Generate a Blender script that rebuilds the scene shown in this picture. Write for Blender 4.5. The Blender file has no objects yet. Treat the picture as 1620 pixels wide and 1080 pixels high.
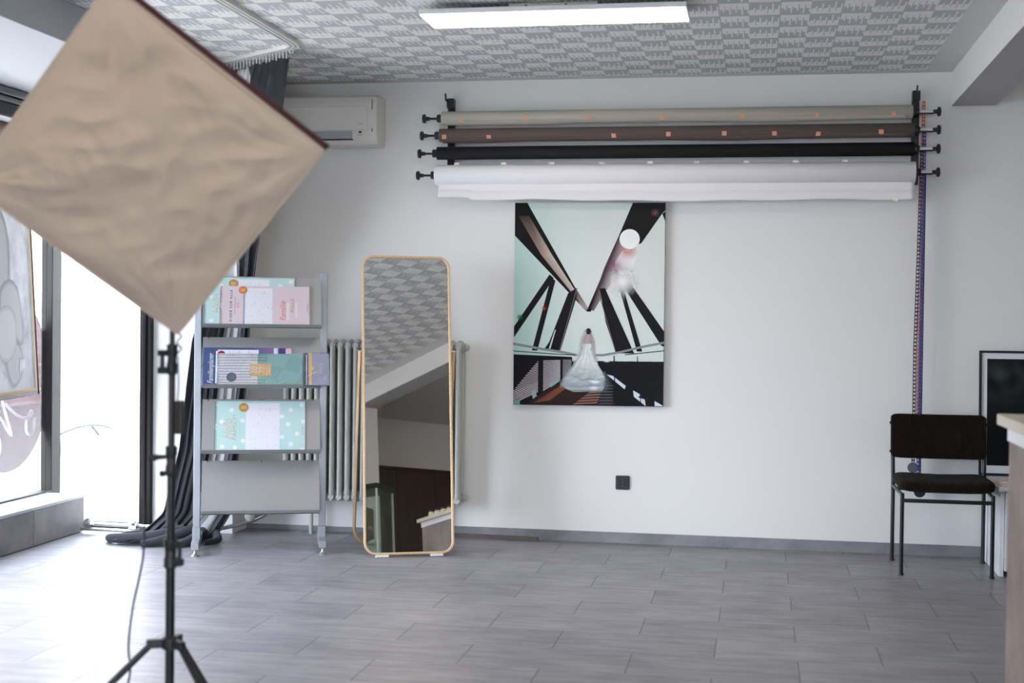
import bpy, bmesh, math, random
from mathutils import Vector, Matrix, noise
random.seed(7)
sc = bpy.context.scene
COL = sc.collection
PI = math.pi

# ------------------------------------------------------------------ camera
def unit(v): return Vector(v).normalized()
F_PX, YAW, PITCH, ROLL = 2176.6, 0.17636, -0.01737, -0.01183
cf = Vector((-math.sin(YAW)*math.cos(PITCH), math.cos(YAW)*math.cos(PITCH), math.sin(PITCH)))
cr = Vector((math.cos(YAW), math.sin(YAW), 0)); cd = cf.cross(cr)
r2 = math.cos(ROLL)*cr + math.sin(ROLL)*cd; d2 = -math.sin(ROLL)*cr + math.cos(ROLL)*cd
cam = bpy.data.cameras.new('camera'); camo = bpy.data.objects.new('camera', cam); COL.objects.link(camo)
M = Matrix((( r2.x, -d2.x, -cf.x, 0), (r2.y, -d2.y, -cf.y, 0), (r2.z, -d2.z, -cf.z, 1.31), (0, 0, 0, 1)))
camo.matrix_world = M
cam.sensor_width = 36; cam.lens = 36*F_PX/1620; cam.clip_start = .05; cam.clip_end = 200
cam.dof.use_dof = True; cam.dof.focus_distance = 7.9; cam.dof.aperture_fstop = 2.8
sc.camera = camo

# ------------------------------------------------------------------ world, daylight, exposure
sc.view_settings.view_transform = 'Standard'; sc.view_settings.look = 'None'
sc.view_settings.exposure = 0.0; sc.view_settings.gamma = 1.0; sc.view_settings.use_curve_mapping = False
SKY = 17.5
w = bpy.data.worlds.new('sky'); sc.world = w; w.use_nodes = True
bg = w.node_tree.nodes['Background']; bg.inputs[0].default_value = (.86, .95, 1.10, 1); bg.inputs[1].default_value = SKY
sc.cycles.use_denoising = True; sc.cycles.max_bounces = 10; sc.cycles.transparent_max_bounces = 24; sc.cycles.sample_clamp_indirect = 6
def portal(name, loc, rot, sx, sy):
    l = bpy.data.lights.new(name, 'AREA'); l.shape = 'RECTANGLE'; l.size = sx; l.size_y = sy; l.cycles.is_portal = True
    o = bpy.data.objects.new(name, l); COL.objects.link(o); o.location = loc; o.rotation_euler = rot
portal('daylight_side', (-4.3, 5.8, 1.25), (0, -PI/2, 0), 2.2, 3.95)
portal('daylight_end', (-3.92, 7.86, 1.2), (-PI/2, 0, 0), .6, 2.4)
portal('daylight_entrance', (-.05, -3.22, 1.25), (PI/2, 0, 0), 2.2, 2.4)

# ------------------------------------------------------------------ material helpers
def s2l(c):
    return tuple((x/12.92 if x <= .04045 else ((x+.055)/1.055)**2.4) for x in c[:3])
def rgb(r, g, b): return s2l((r/255, g/255, b/255))
def mat(name, col, rough=.6, metal=0, spec=.5, bump=None, noise_amt=0, noise_scale=8, coat=0, sheen=0, trans=0):
    m = bpy.data.materials.new(name); m.use_nodes = True; nt = m.node_tree; b = nt.nodes['Principled BSDF']
    b.inputs['Base Color'].default_value = (*col, 1); b.inputs['Roughness'].default_value = rough
    b.inputs['Metallic'].default_value = metal; b.inputs['Specular IOR Level'].default_value = spec
    if coat: b.inputs['Coat Weight'].default_value = coat
    if sheen: b.inputs['Sheen Weight'].default_value = sheen
    if trans: b.inputs['Transmission Weight'].default_value = trans
    tc = nt.nodes.new('ShaderNodeTexCoord')
    if noise_amt:
        n = nt.nodes.new('ShaderNodeTexNoise'); n.inputs['Scale'].default_value = noise_scale; n.inputs['Detail'].default_value = 4
        nt.links.new(tc.outputs['Object'], n.inputs['Vector'])
        r = nt.nodes.new('ShaderNodeMapRange'); r.inputs['To Min'].default_value = 1-noise_amt; r.inputs['To Max'].default_value = 1+noise_amt
        nt.links.new(n.outputs['Fac'], r.inputs['Value'])
        v = nt.nodes.new('ShaderNodeVectorMath'); v.operation = 'SCALE'; v.inputs[0].default_value = col
        nt.links.new(r.outputs['Result'], v.inputs['Scale']); nt.links.new(v.outputs[0], b.inputs['Base Color'])
    if bump:
        n = nt.nodes.new('ShaderNodeTexNoise'); n.inputs['Scale'].default_value = bump[0]; n.inputs['Detail'].default_value = 3
        nt.links.new(tc.outputs['Object'], n.inputs['Vector'])
        bp = nt.nodes.new('ShaderNodeBump'); bp.inputs['Strength'].default_value = bump[1]; bp.inputs['Distance'].default_value = bump[2]
        nt.links.new(n.outputs['Fac'], bp.inputs['Height']); nt.links.new(bp.outputs['Normal'], b.inputs['Normal'])
    return m
def emis(name, col, strength):
    m = bpy.data.materials.new(name); m.use_nodes = True; nt = m.node_tree; b = nt.nodes['Principled BSDF']
    b.inputs['Base Color'].default_value = (.8, .8, .8, 1); b.inputs['Emission Color'].default_value = (*col, 1); b.inputs['Emission Strength'].default_value = strength
    return m
def thin_glass(name, tint=(1, 1, 1), gloss=.06):
    m = bpy.data.materials.new(name); m.use_nodes = True; nt = m.node_tree; nt.nodes.remove(nt.nodes['Principled BSDF'])
    out = nt.nodes['Material Output']; t = nt.nodes.new('ShaderNodeBsdfTransparent'); t.inputs[0].default_value = (*tint, 1)
    g = nt.nodes.new('ShaderNodeBsdfGlossy'); g.inputs['Roughness'].default_value = .02
    mx = nt.nodes.new('ShaderNodeMixShader'); mx.inputs[0].default_value = gloss
    nt.links.new(t.outputs[0], mx.inputs[1]); nt.links.new(g.outputs[0], mx.inputs[2]); nt.links.new(mx.outputs[0], out.inputs[0])
    return m
class NG:
    """little node-graph writer"""
    def __init__(s, nt): s.nt = nt
    def m(s, op, a, b=None, c=None):
        n = s.nt.nodes.new('ShaderNodeMath'); n.operation = op
        for i, v in enumerate((a, b, c)):
            if v is None: continue
            if hasattr(v, 'is_linked') or hasattr(v, 'links'): s.nt.links.new(v, n.inputs[i])
            else: n.inputs[i].default_value = v
        return n.outputs[0]
    def xyz(s):
        tc = s.nt.nodes.new('ShaderNodeTexCoord'); sp = s.nt.nodes.new('ShaderNodeSeparateXYZ')
        s.nt.links.new(tc.outputs['Object'], sp.inputs[0]); return sp.outputs
    def comb(s, x, y, z=0.0):
        n = s.nt.nodes.new('ShaderNodeCombineXYZ')
        for i, v in enumerate((x, y, z)):
            if hasattr(v, 'links'): s.nt.links.new(v, n.inputs[i])
            else: n.inputs[i].default_value = v
        return n.outputs[0]
    def noise(s, vec, scale, detail=4, rough=.5):
        n = s.nt.nodes.new('ShaderNodeTexNoise'); n.inputs['Scale'].default_value = scale; n.inputs['Detail'].default_value = detail; n.inputs['Roughness'].default_value = rough
        s.nt.links.new(vec, n.inputs['Vector']); return n.outputs['Fac']
    def rng(s, v, a, b, c, d):
        n = s.nt.nodes.new('ShaderNodeMapRange'); s.nt.links.new(v, n.inputs['Value'])
        for k, x in zip(('From Min', 'From Max', 'To Min', 'To Max'), (a, b, c, d)): n.inputs[k].default_value = x
        return n.outputs['Result']
    def mix(s, f, a, b):
        n = s.nt.nodes.new('ShaderNodeMix'); n.data_type = 'RGBA'
        if hasattr(f, 'links'): s.nt.links.new(f, n.inputs[0])
        else: n.inputs[0].default_value = f
        for i, v in ((6, a), (7, b)):
            if hasattr(v, 'links'): s.nt.links.new(v, n.inputs[i])
            else: n.inputs[i].default_value = (*v, 1)
        return n.outputs[2]
    def bump(s, h, strength, dist):
        n = s.nt.nodes.new('ShaderNodeBump'); n.inputs['Strength'].default_value = strength; n.inputs['Distance'].default_value = dist
        s.nt.links.new(h, n.inputs['Height']); return n.outputs[0]

def ceiling_mat():
    m = mat('relief_ceiling_tiles', (.6, .6, .6), .7); nt = m.node_tree; b = nt.nodes['Principled BSDF']; g = NG(nt)
    x, y, z = g.xyz()
    u = g.m('FRACT', g.m('DIVIDE', g.m('ADD', x, .195+.2735*40), .2735)); v = g.m('FRACT', g.m('DIVIDE', g.m('ADD', y, -6.447+.2618*40), .2618))
    left = g.m('LESS_THAN', u, .5)
    wv = g.m('FRACT', g.m('MULTIPLY', u, 2.0)); k = g.m('MULTIPLY', wv, 5.0); ki = g.m('FLOOR', k); kf = g.m('FRACT', k)
    bar = g.m('GREATER_THAN', kf, .74)
    amp = g.m('ADD', .14, g.m('MULTIPLY', g.m('FRACT', g.m('MULTIPLY', ki, .618)), .34))
    darkbar = g.m('LESS_THAN', kf, .16)
    off = g.m('SUBTRACT', g.m('MULTIPLY', bar, amp), g.m('MULTIPLY', darkbar, g.m('MULTIPLY', amp, .7)))
    tl = g.m('ADD', .48, off); tr = g.m('SUBTRACT', .52, off)
    light_l = g.m('LESS_THAN', v, tl); light_r = g.m('GREATER_THAN', v, tr)
    light = g.m('ADD', g.m('MULTIPLY', left, light_l), g.m('MULTIPLY', g.m('SUBTRACT', 1.0, left), light_r))
    groove = g.m('MAXIMUM', g.m('LESS_THAN', u, .022), g.m('GREATER_THAN', v, .955))
    light = g.m('MULTIPLY', light, g.m('SUBTRACT', 1.0, groove))
    # fine herringbone weave inside the patches
    wx = g.m('SINE', g.m('MULTIPLY', g.m('ADD', x, g.m('PINGPONG', y, .012)), 900.0)); wy = g.m('SINE', g.m('MULTIPLY', y, 700.0))
    weave = g.m('MULTIPLY', wx, wy)
    inside = g.m('MULTIPLY', g.m('LESS_THAN', x, .90), g.m('LESS_THAN', y, 7.93))
    c = g.mix(light, rgb(196, 196, 198), rgb(250, 249, 244))
    c = g.mix(g.rng(weave, -1, 1, 0, .16), c, rgb(120, 120, 122))
    c = g.mix(inside, rgb(214, 213, 210), c)
    nt.links.new(c, b.inputs['Base Color'])
    h = g.m('ADD', g.m('MULTIPLY', light, .8), g.m('MULTIPLY', weave, .35))
    nt.links.new(g.bump(h, .35, .004), b.inputs['Normal'])
    return m
def floor_mat():
    m = mat('grey_slate_laminate', (.2, .2, .2), .35); nt = m.node_tree; b = nt.nodes['Principled BSDF']; g = NG(nt)
    x, y, z = g.xyz()
    r = g.m('DIVIDE', g.m('ADD', y, -5.379+.318*40), .318); ri = g.m('FLOOR', r); rf = g.m('FRACT', r)
    odd = g.m('MODULO', ri, 2.0)
    uu = g.m('DIVIDE', g.m('ADD', g.m('ADD', x, 1.102+.637*20), g.m('MULTIPLY', g.m('SUBTRACT', 1.0, odd), .3185)), .637)
    ui = g.m('FLOOR', uu); uf = g.m('FRACT', uu)
    ju = g.m('LESS_THAN', g.m('PINGPONG', g.m('ADD', uf, .0), .5), .0042); jv = g.m('LESS_THAN', g.m('PINGPONG', rf, .5), .005)
    rnd = g.m('FRACT', g.m('MULTIPLY', g.m('SINE', g.m('ADD', g.m('MULTIPLY', ui, 12.9898), g.m('MULTIPLY', ri, 78.233))), 43758.5))
    streak = g.noise(g.comb(g.m('ADD', g.m('MULTIPLY', x, 1.6), g.m('MULTIPLY', rnd, 7.0)), g.m('MULTIPLY', y, 9.0)), 2.2, 8, .62)
    cloud = g.noise(g.comb(g.m('MULTIPLY', x, 1.0), g.m('ADD', y, g.m('MULTIPLY', rnd, 3.0))), 4.0, 5, .6)
    fine = g.noise(g.comb(g.m('MULTIPLY', x, 3.0), g.m('MULTIPLY', y, 14.0)), 14.0, 5, .7)
    t = g.m('ADD', g.m('ADD', g.m('MULTIPLY', streak, .5), g.m('MULTIPLY', cloud, .35)), g.m('ADD', g.m('MULTIPLY', fine, .22), g.m('MULTIPLY', rnd, .10)))
    c = g.mix(g.rng(t, .35, .80, 0, 1), rgb(96, 95, 100), rgb(156, 154, 157))
    c = g.mix(g.m('MULTIPLY', ju, .75), c, rgb(45, 45, 48)); c = g.mix(g.m('MULTIPLY', jv, .28), c, rgb(60, 60, 64))
    nt.links.new(c, b.inputs['Base Color'])
    nt.links.new(g.rng(t, .3, .85, .48, .34), b.inputs['Roughness'])
    j = g.m('MAXIMUM', ju, g.m('MULTIPLY', jv, .5))
    nt.links.new(g.bump(g.m('SUBTRACT', g.m('MULTIPLY', fine, .25), j), .25, .002), b.inputs['Normal'])
    return m
def stone_mat(name, a, bcol, rough=.45, sc_=3.0):
    m = mat(name, a, rough); nt = m.node_tree; b = nt.nodes['Principled BSDF']; g = NG(nt)
    x, y, z = g.xyz(); n = g.noise(g.comb(x, y, z), sc_, 8, .65)
    nt.links.new(g.mix(g.rng(n, .35, .68, 0, 1), a, bcol), b.inputs['Base Color']); return m
def wood_mat(name, a, bcol, rough=.4, sx=14, sz=.6, boards=0):
    m = mat(name, a, rough); nt = m.node_tree; b = nt.nodes['Principled BSDF']; g = NG(nt)
    x, y, z = g.xyz(); n = g.noise(g.comb(g.m('MULTIPLY', g.m('ADD', x, y), sx), g.m('MULTIPLY', z, sz)), 2.0, 6, .6)
    c = g.mix(g.rng(n, .3, .7, 0, 1), a, bcol)
    if boards:
        j = g.m('LESS_THAN', g.m('FRACT', g.m('DIVIDE', g.m('ADD', g.m('ADD', x, y), 40), boards)), .03); c = g.mix(j, c, (.004, .003, .002))
    nt.links.new(c, b.inputs['Base Color']); return m
def brick_mat():
    m = mat('brick', (.5, .4, .4), .9); nt = m.node_tree; b = nt.nodes['Principled BSDF']
    g = NG(nt); x, y, z = g.xyz(); br = nt.nodes.new('ShaderNodeTexBrick'); nt.links.new(g.comb(y, z), br.inputs['Vector'])
    br.inputs['Color1'].default_value = (.55, .36, .33, 1); br.inputs['Color2'].default_value = (.62, .45, .42, 1); br.inputs['Mortar'].default_value = (.8, .8, .8, 1)
    br.inputs['Scale'].default_value = 1.2; nt.links.new(br.outputs[0], b.inputs['Base Color']); return m
def print_mat(name, rough=.45, spec=.4, trans=0):
    m = mat(name, (.8, .8, .8), rough, spec=spec); nt = m.node_tree; a = nt.nodes.new('ShaderNodeVertexColor'); a.layer_name = 'Col'
    b = nt.nodes['Principled BSDF']; nt.links.new(a.outputs[0], b.inputs['Base Color'])
    nt.links.new(a.outputs['Alpha'], b.inputs['Alpha'])
    if trans:
        t = nt.nodes.new('ShaderNodeBsdfTranslucent'); nt.links.new(a.outputs[0], t.inputs[0]); mx = nt.nodes.new('ShaderNodeMixShader'); mx.inputs[0].default_value = trans
        nt.links.new(b.outputs[0], mx.inputs[1]); nt.links.new(t.outputs[0], mx.inputs[2]); nt.links.new(mx.outputs[0], nt.nodes['Material Output'].inputs[0])
    return m
def cloth_mat(name, col, trans=0, rough=.9, bump=(220, .3, .001)):
    m = mat(name, col, rough, spec=.15, bump=bump, sheen=.1)
    if trans:
        nt = m.node_tree; b = nt.nodes['Principled BSDF']; t = nt.nodes.new('ShaderNodeBsdfTranslucent'); t.inputs[0].default_value = (*col, 1)
        mx = nt.nodes.new('ShaderNodeMixShader'); mx.inputs[0].default_value = trans
        nt.links.new(b.outputs[0], mx.inputs[1]); nt.links.new(t.outputs[0], mx.inputs[2]); nt.links.new(mx.outputs[0], nt.nodes['Material Output'].inputs[0])
    return m
def cord_mat(name, col):
    m = mat(name, col, .8, spec=.2); nt = m.node_tree; b = nt.nodes['Principled BSDF']; g = NG(nt); x, y, z = g.xyz()
    s = g.m('GREATER_THAN', g.m('SINE', g.m('MULTIPLY', z, 800.0)), .1); s2 = g.m('GREATER_THAN', g.m('SINE', g.m('MULTIPLY', x, 700.0)), .0)
    ch = g.m('ABSOLUTE', g.m('SUBTRACT', s, s2)); nt.links.new(g.mix(ch, col, (.74, .52, .38)), b.inputs['Base Color']); return m

MT = dict(
    wall=mat('white_wall_paint', (.80, .79, .77), .65, spec=.3, bump=(260, .25, .0015)),
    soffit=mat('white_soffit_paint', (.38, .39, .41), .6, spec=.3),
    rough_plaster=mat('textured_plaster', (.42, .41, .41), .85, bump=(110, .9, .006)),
    ceiling=ceiling_mat(), floor=floor_mat(),
    base=stone_mat('grey_skirting_tile', rgb(112, 112, 118), rgb(150, 148, 150)),
    bench=stone_mat('grey_sill_tile', rgb(92, 88, 92), rgb(128, 122, 124), .5, 4),
    bench_top=stone_mat('pale_sill_tile', rgb(160, 162, 168), rgb(190, 192, 198), .3, 4),
    alu=mat('silver_painted_metal', (.30, .315, .34), .38, .55, noise_amt=.04, noise_scale=30),
    alu_panel=mat('silver_grey_sheet', (.37, .37, .37), .36, .55, noise_amt=.03, noise_scale=60),
    alu_dark=mat('grey_metal_lip', (.20, .205, .215), .35, .6),
    winframe=mat('bronze_window_frame', (.016, .0145, .012), .55, .0, spec=.2),
    blackm=mat('black_metal', (.012, .012, .013), .35, .3),
    blackp=mat('black_plastic', (.014, .014, .016), .45),
    steel=mat('brushed_steel', (.55, .55, .56), .28, .9),
    silver=mat('silver_plastic', (.62, .62, .64), .35),
    chrome=mat('chrome', (.75, .75, .76), .12, 1.0),
    whitep=mat('white_plastic', (.72, .71, .66), .4),
    offwhite=mat('white_lacquer', (.75, .76, .77), .4),
    rad=mat('aged_radiator_enamel', (.50, .50, .46), .4, noise_amt=.05),
    birch=wood_mat('pale_birch', rgb(196, 160, 118), rgb(222, 190, 150), .45, 30, 3),
    pine=mat('pine_stretcher', rgb(215, 185, 140), .6, noise_amt=.08, noise_scale=20),
    brownwood=wood_mat('brown_stained_wood', rgb(70, 34, 18), rgb(104, 54, 28), .35, 4, 4),
    panelwood=wood_mat('dark_wood_panelling', rgb(44, 24, 12), rgb(70, 40, 20), .35, 16, .5, .5),
    mirror=mat('mirror_silver', (.93, .94, .92), .0, 1.0),
    curtain=cloth_mat('dark_grey_curtain_cloth', rgb(56, 57, 62), .03),
    sheer=cloth_mat('white_lining_cloth', rgb(205, 206, 205), .25),
    diffuser=cloth_mat('softbox_front_cloth', rgb(187, 170, 153), .08, .5, (160, .15, .0006)),
    maroon=cloth_mat('maroon_softbox_edge', rgb(70, 18, 24), 0),
    rollgrey=mat('warm_grey_paper', rgb(176, 172, 158), .8, spec=.2), rollbrown=mat('dark_brown_paper', rgb(98, 84, 82), .8, spec=.2),
    rollblack=mat('black_paper', rgb(22, 22, 22), .75, spec=.3), rollwhite=mat('white_paper', rgb(238, 234, 236), .75, spec=.2),
    tape=cord_mat('checked_orange_tape', rgb(225, 120, 75)), tapew=mat('cream_tape', rgb(248, 245, 236), .7),
    blue=mat('blue_plastic', rgb(20, 45, 140), .4), orange=mat('orange_plastic', rgb(205, 95, 25), .4),
    seat=mat('brown_black_corduroy', rgb(27, 19, 15), .95, spec=.1, sheen=.05),
    printm=print_mat('printed_paper'), gloss_print=print_mat('glossy_print', .4, .12),
    canvas_print=print_mat('printed_canvas', .8, .2, .10), glass=thin_glass('window_glass'), greenglass=thin_glass('cabinet_glass', (.90, .96, .93), .04),
    film=thin_glass('clear_film', (.97, .97, .98), .10),
    lens=emis('lamp_diffuser', (1.0, .88, .70), 14), cable=mat('purple_grey_cable', rgb(44, 38, 62), .5),
    bead=mat('clear_beads', (.7, .7, .7), .3), counter=stone_mat('brown_grey_counter_stone', rgb(92, 80, 74), rgb(150, 138, 130), .55, 2.2),
    counter_top=mat('cream_counter_top', rgb(196, 188, 172), .4), asphalt=mat('pale_paving', (.42, .405, .37), .9, noise_amt=.05), brick=brick_mat(),
    house=mat('pale_render', (.75, .73, .7), .9, noise_amt=.05), black_glossy=mat('black_photo_print', (.01, .012, .013), .35, spec=.3),
    mount=mat('white_mount_board', (.75, .75, .78), .7), terracotta=mat('pale_terracotta', rgb(205, 160, 135), .7), paper=mat('pink_white_paper', rgb(226, 198, 204), .6),
    grille=mat('pale_grille', (.5, .5, .52), .4, .3), lampbox=mat('lamp_housing', (.70, .69, .62), .5),
)
def cordur():
    m = MT['seat']; nt = m.node_tree; b = nt.nodes['Principled BSDF']; g = NG(nt); x, y, z = g.xyz()
    nt.links.new(g.bump(g.m('SINE', g.m('MULTIPLY', x, 900.0)), .8, .003), b.inputs['Normal'])
cordur()

# ------------------------------------------------------------------ mesh builder
class MB:
    def __init__(s): s.v = []; s.f = []; s.mi = []; s.c = []; s.cur = 0; s.T = None
    def use(s, i): s.cur = i; return s
    def _add(s, vs, fs, cols=None):
        n = len(s.v)
        if s.T is not None: vs = [s.T @ Vector(p) for p in vs]
        s.v += [tuple(p) for p in vs]
        for k, f in enumerate(fs):
            s.f.append(tuple(n+i for i in f)); s.mi.append(s.cur)
            s.c.append([cols[i] for i in f] if cols else None)
        return s
    def box(s, x0, y0, z0, x1, y1, z1):
        return s._add([(x0, y0, z0), (x1, y0, z0), (x1, y1, z0), (x0, y1, z0), (x0, y0, z1), (x1, y0, z1), (x1, y1, z1), (x0, y1, z1)],
                      [(3, 2, 1, 0), (4, 5, 6, 7), (0, 1, 5, 4), (1, 2, 6, 5), (2, 3, 7, 6), (3, 0, 4, 7)])
    def quadbox(s, a, b, c, d, t):   # quad extruded by vector t
        P = [Vector(p) for p in (a, b, c, d)]; t = Vector(t); Q = [p+t for p in P]
        return s._add(P+Q, [(3, 2, 1, 0), (4, 5, 6, 7), (0, 1, 5, 4), (1, 2, 6, 5), (2, 3, 7, 6), (3, 0, 4, 7)])
    def path(s, pts, r, n=10, closed=False, sec=None):
        P = [Vector(p) for p in pts]; N = len(P); rings = []; up = None
        R = r if isinstance(r, (list, tuple)) else [r]*N
        for i in range(N):
            a = P[i-1] if (i > 0 or closed) else P[i]; b = P[(i+1) % N] if (i < N-1 or closed) else P[i]
            t = (b-a).normalized()
            if up is None:
                up = Vector((0, 0, 1)) if abs(t.z) < .9 else Vector((1, 0, 0))
            side = t.cross(up).normalized(); up = side.cross(t).normalized()
            if sec: rings.append([P[i]+side*q[0]+up*q[1] for q in sec])
            else: rings.append([P[i]+side*(math.cos(2*PI*k/n)*R[i])+up*(math.sin(2*PI*k/n)*R[i]) for k in range(n)])
        if sec: n = len(sec)
        vs = [q for rg in rings for q in rg]; fs = []
        for i in range(N if closed else N-1):
            j = (i+1) % N
            for k in range(n): fs.append((i*n+k, i*n+(k+1) % n, j*n+(k+1) % n, j*n+k))
        if not closed: fs += [tuple(range(n-1, -1, -1)), tuple((N-1)*n+k for k in range(n))]
        return s._add(vs, fs)
    def tube(s, a, b, r, n=16, r2=None): return s.path([a, b], [r, r if r2 is None else r2], n)
    def lathe(s, o, ax, prof, n=20):   # prof: (distance along axis, radius)
        ax = Vector(ax).normalized(); o = Vector(o); u = ax.orthogonal().normalized(); v = ax.cross(u); vs = []; fs = []
        for (h, r) in prof:
            for k in range(n): vs.append(o+ax*h+(u*math.cos(2*PI*k/n)+v*math.sin(2*PI*k/n))*max(r, 1e-5))
        for i in range(len(prof)-1):
            for k in range(n): fs.append((i*n+k, i*n+(k+1) % n, (i+1)*n+(k+1) % n, (i+1)*n+k))
        fs += [tuple(range(n-1, -1, -1)), tuple((len(prof)-1)*n+k for k in range(n))]
        return s._add(vs, fs)
    def grid(s, fn, nu, nv, flip=False):
        vs = [fn(i/nu, j/nv) for j in range(nv+1) for i in range(nu+1)]; fs = []
        for j in range(nv):
            for i in range(nu):
                a = j*(nu+1)+i; q = (a, a+1, a+nu+2, a+nu+1); fs.append(q[::-1] if flip else q)
        return s._add(vs, fs)
    def prism(s, poly, fr, t):   # poly 2D in frame fr(x,y)->Vector, extruded by vector t
        t = Vector(t); A = [Vector(fr(*p)) for p in poly]; n = len(A); B = [p+t for p in A]
        return s._add(A+B, [tuple(range(n-1, -1, -1)), tuple(range(n, 2*n))]+[(i, (i+1) % n, n+(i+1) % n, n+i) for i in range(n)])
    def build(s, name, mats, parent=None, smooth=None, bevel=0, world=False, seg=2):
        me = bpy.data.meshes.new(name); me.from_pydata(s.v, [], s.f)
        if not isinstance(mats, (list, tuple)): mats = [mats]
        for m in mats: me.materials.append(m)
        for p, i in zip(me.polygons, s.mi): p.material_index = i
        if any(c is not None for c in s.c):
            ca = me.color_attributes.new('Col', 'FLOAT_COLOR', 'CORNER')
            for p, c in zip(me.polygons, s.c):
                for k, li in enumerate(p.loop_indices):
                    q = c[k] if c else (.8, .8, .8); ca.data[li].color = tuple(q) if len(q) == 4 else (*q, 1)
        else:
            bm = bmesh.new(); bm.from_mesh(me); bmesh.ops.recalc_face_normals(bm, faces=bm.faces); bm.to_mesh(me); bm.free()
        if smooth:
            me.shade_smooth(); me.set_sharp_from_angle(angle=math.radians(smooth))
        me.update(); o = bpy.data.objects.new(name, me); COL.objects.link(o)
        if bevel:
            md = o.modifiers.new('bevel', 'BEVEL'); md.width = bevel; md.segments = seg; md.limit_method = 'ANGLE'; md.angle_limit = math.radians(40)
        if parent:
            o.parent = parent
            if world: o.matrix_parent_inverse = WM[parent.name].inverted()
            WM[o.name] = Matrix.Identity(4) if world else WM[parent.name]
        else: WM[o.name] = Matrix.Identity(4)
        return o
WM = {}
def tag(o, label, cat, group=None):
    o['label'] = label; o['category'] = cat
    if group: o['group'] = group
    return o
def thing(name, label, cat, loc=(0, 0, 0), rz=0, group=None, matrix=None):
    o = bpy.data.objects.new(name, None); COL.objects.link(o); o.empty_display_size = .1
    m = matrix if matrix is not None else Matrix.Translation(loc) @ Matrix.Rotation(rz, 4, 'Z')
    o.matrix_world = m; WM[o.name] = m.copy(); return tag(o, label, cat, group)
def struct(name, mb, m, **k):
    o = mb.build(name, m, **k)
    if 'parent' not in k: o['kind'] = 'structure'
    return o
def bx(*a): return MB().box(*a)
def rrect(w, h, r, n=6):  # rounded rectangle outline centred at 0
    out = []
    for cx, cy, a0 in ((w/2-r, h/2-r, 0), (-w/2+r, h/2-r, 90), (-w/2+r, -h/2+r, 180), (w/2-r, -h/2+r, 270)):
        for k in range(n+1):
            a = math.radians(a0+90*k/n); out.append((cx+r*math.cos(a), cy+r*math.sin(a)))
    return out

# ------------------------------------------------------------------ flat prints (2D drawings laid on a surface)
_txt = {}
def text_tris(s, shear=0, space=1.0):
    key = (s, shear, space)
    if key not in _txt:
        cu = bpy.data.curves.new('lettering', 'FONT'); cu.body = s; cu.size = 1; cu.shear = shear; cu.space_character = space; cu.resolution_u = 3
        o = bpy.data.objects.new('lettering', cu); COL.objects.link(o); bpy.context.view_layer.update()
        me = o.evaluated_get(bpy.context.evaluated_depsgraph_get()).to_mesh(); me.calc_loop_triangles()
        P = [tuple(v.co)[:2] for v in me.vertices]; tr = [tuple(t.vertices) for t in me.loop_triangles]
        x0 = min(p[0] for p in P); x1 = max(p[0] for p in P); y0 = min(p[1] for p in P); y1 = max(p[1] for p in P)
        P = [((p[0]-x0)/(x1-x0), (p[1]-y0)/(y1-y0)) for p in P]
        _txt[key] = (P, tr); bpy.data.objects.remove(o); bpy.data.curves.remove(cu)
    return _txt[key]
class Print(MB):
    """2D coloured polygons; each new layer lies a hair above the last"""
    def __init__(s, fr, n, base=.0, step=.00012): super().__init__(); s.fr = fr; s.n = Vector(n); s.z = base; s.step = step
    def up(s): s.z += s.step; return s
    def poly(s, pts, col, cols=None):
        s.z += s.step*.02
        vs = [Vector(s.fr(*p))+s.n*s.z for p in pts]; c = cols or [col]*len(pts)
        if len(vs) > 2:
            if (vs[1]-vs[0]).cross(vs[2]-vs[0]).length and sum(((vs[i]-vs[0]).cross(vs[i+1]-vs[0]) for i in range(1, len(vs)-1)), Vector()).dot(s.n) < 0: vs = vs[::-1]; c = c[::-1]
        return s._add(vs, [tuple(range(len(vs)))], c)
    def rect(s, x0, y0, x1, y1, col, c2=None):
        return s.poly([(x0, y0), (x1, y0), (x1, y1), (x0, y1)], col, [col, col, c2, c2] if c2 else None)
    def disc(s, cx, cy, r, col, n=24, ry=None):
        return s.poly([(cx+r*math.cos(2*PI*k/n), cy+(ry or r)*math.sin(2*PI*k/n)) for k in range(n)], col)
    def stroke(s, pts, wd, col):
        for a, b in zip(pts, pts[1:]):
            d = Vector((b[0]-a[0], b[1]-a[1]))
            if d.length < 1e-9: continue
            nrm = Vector((-d.y, d.x)).normalized()*wd/2; d = d.normalized()*wd*.3
            s.poly([(a[0]+nrm.x-d.x, a[1]+nrm.y-d.y), (a[0]-nrm.x-d.x, a[1]-nrm.y-d.y), (b[0]-nrm.x+d.x, b[1]-nrm.y+d.y), (b[0]+nrm.x+d.x, b[1]+nrm.y+d.y)], col)
        return s
    def text(s, body, x0, y0, x1, y1, col, rot=True, shear=0, space=1.0):
        """fits the words in the box; rot: reads upward, letter tops to the left"""
        P, tr = text_tris(body, shear, space)
        if rot: Q = [(x1-(x1-x0)*p[1], y0+(y1-y0)*p[0]) for p in P]
        else: Q = [(x0+(x1-x0)*p[0], y0+(y1-y0)*p[1]) for p in P]
        zz = s.z
        for t in tr: s.poly([Q[i] for i in t], col); s.z = zz
        return s

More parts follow.
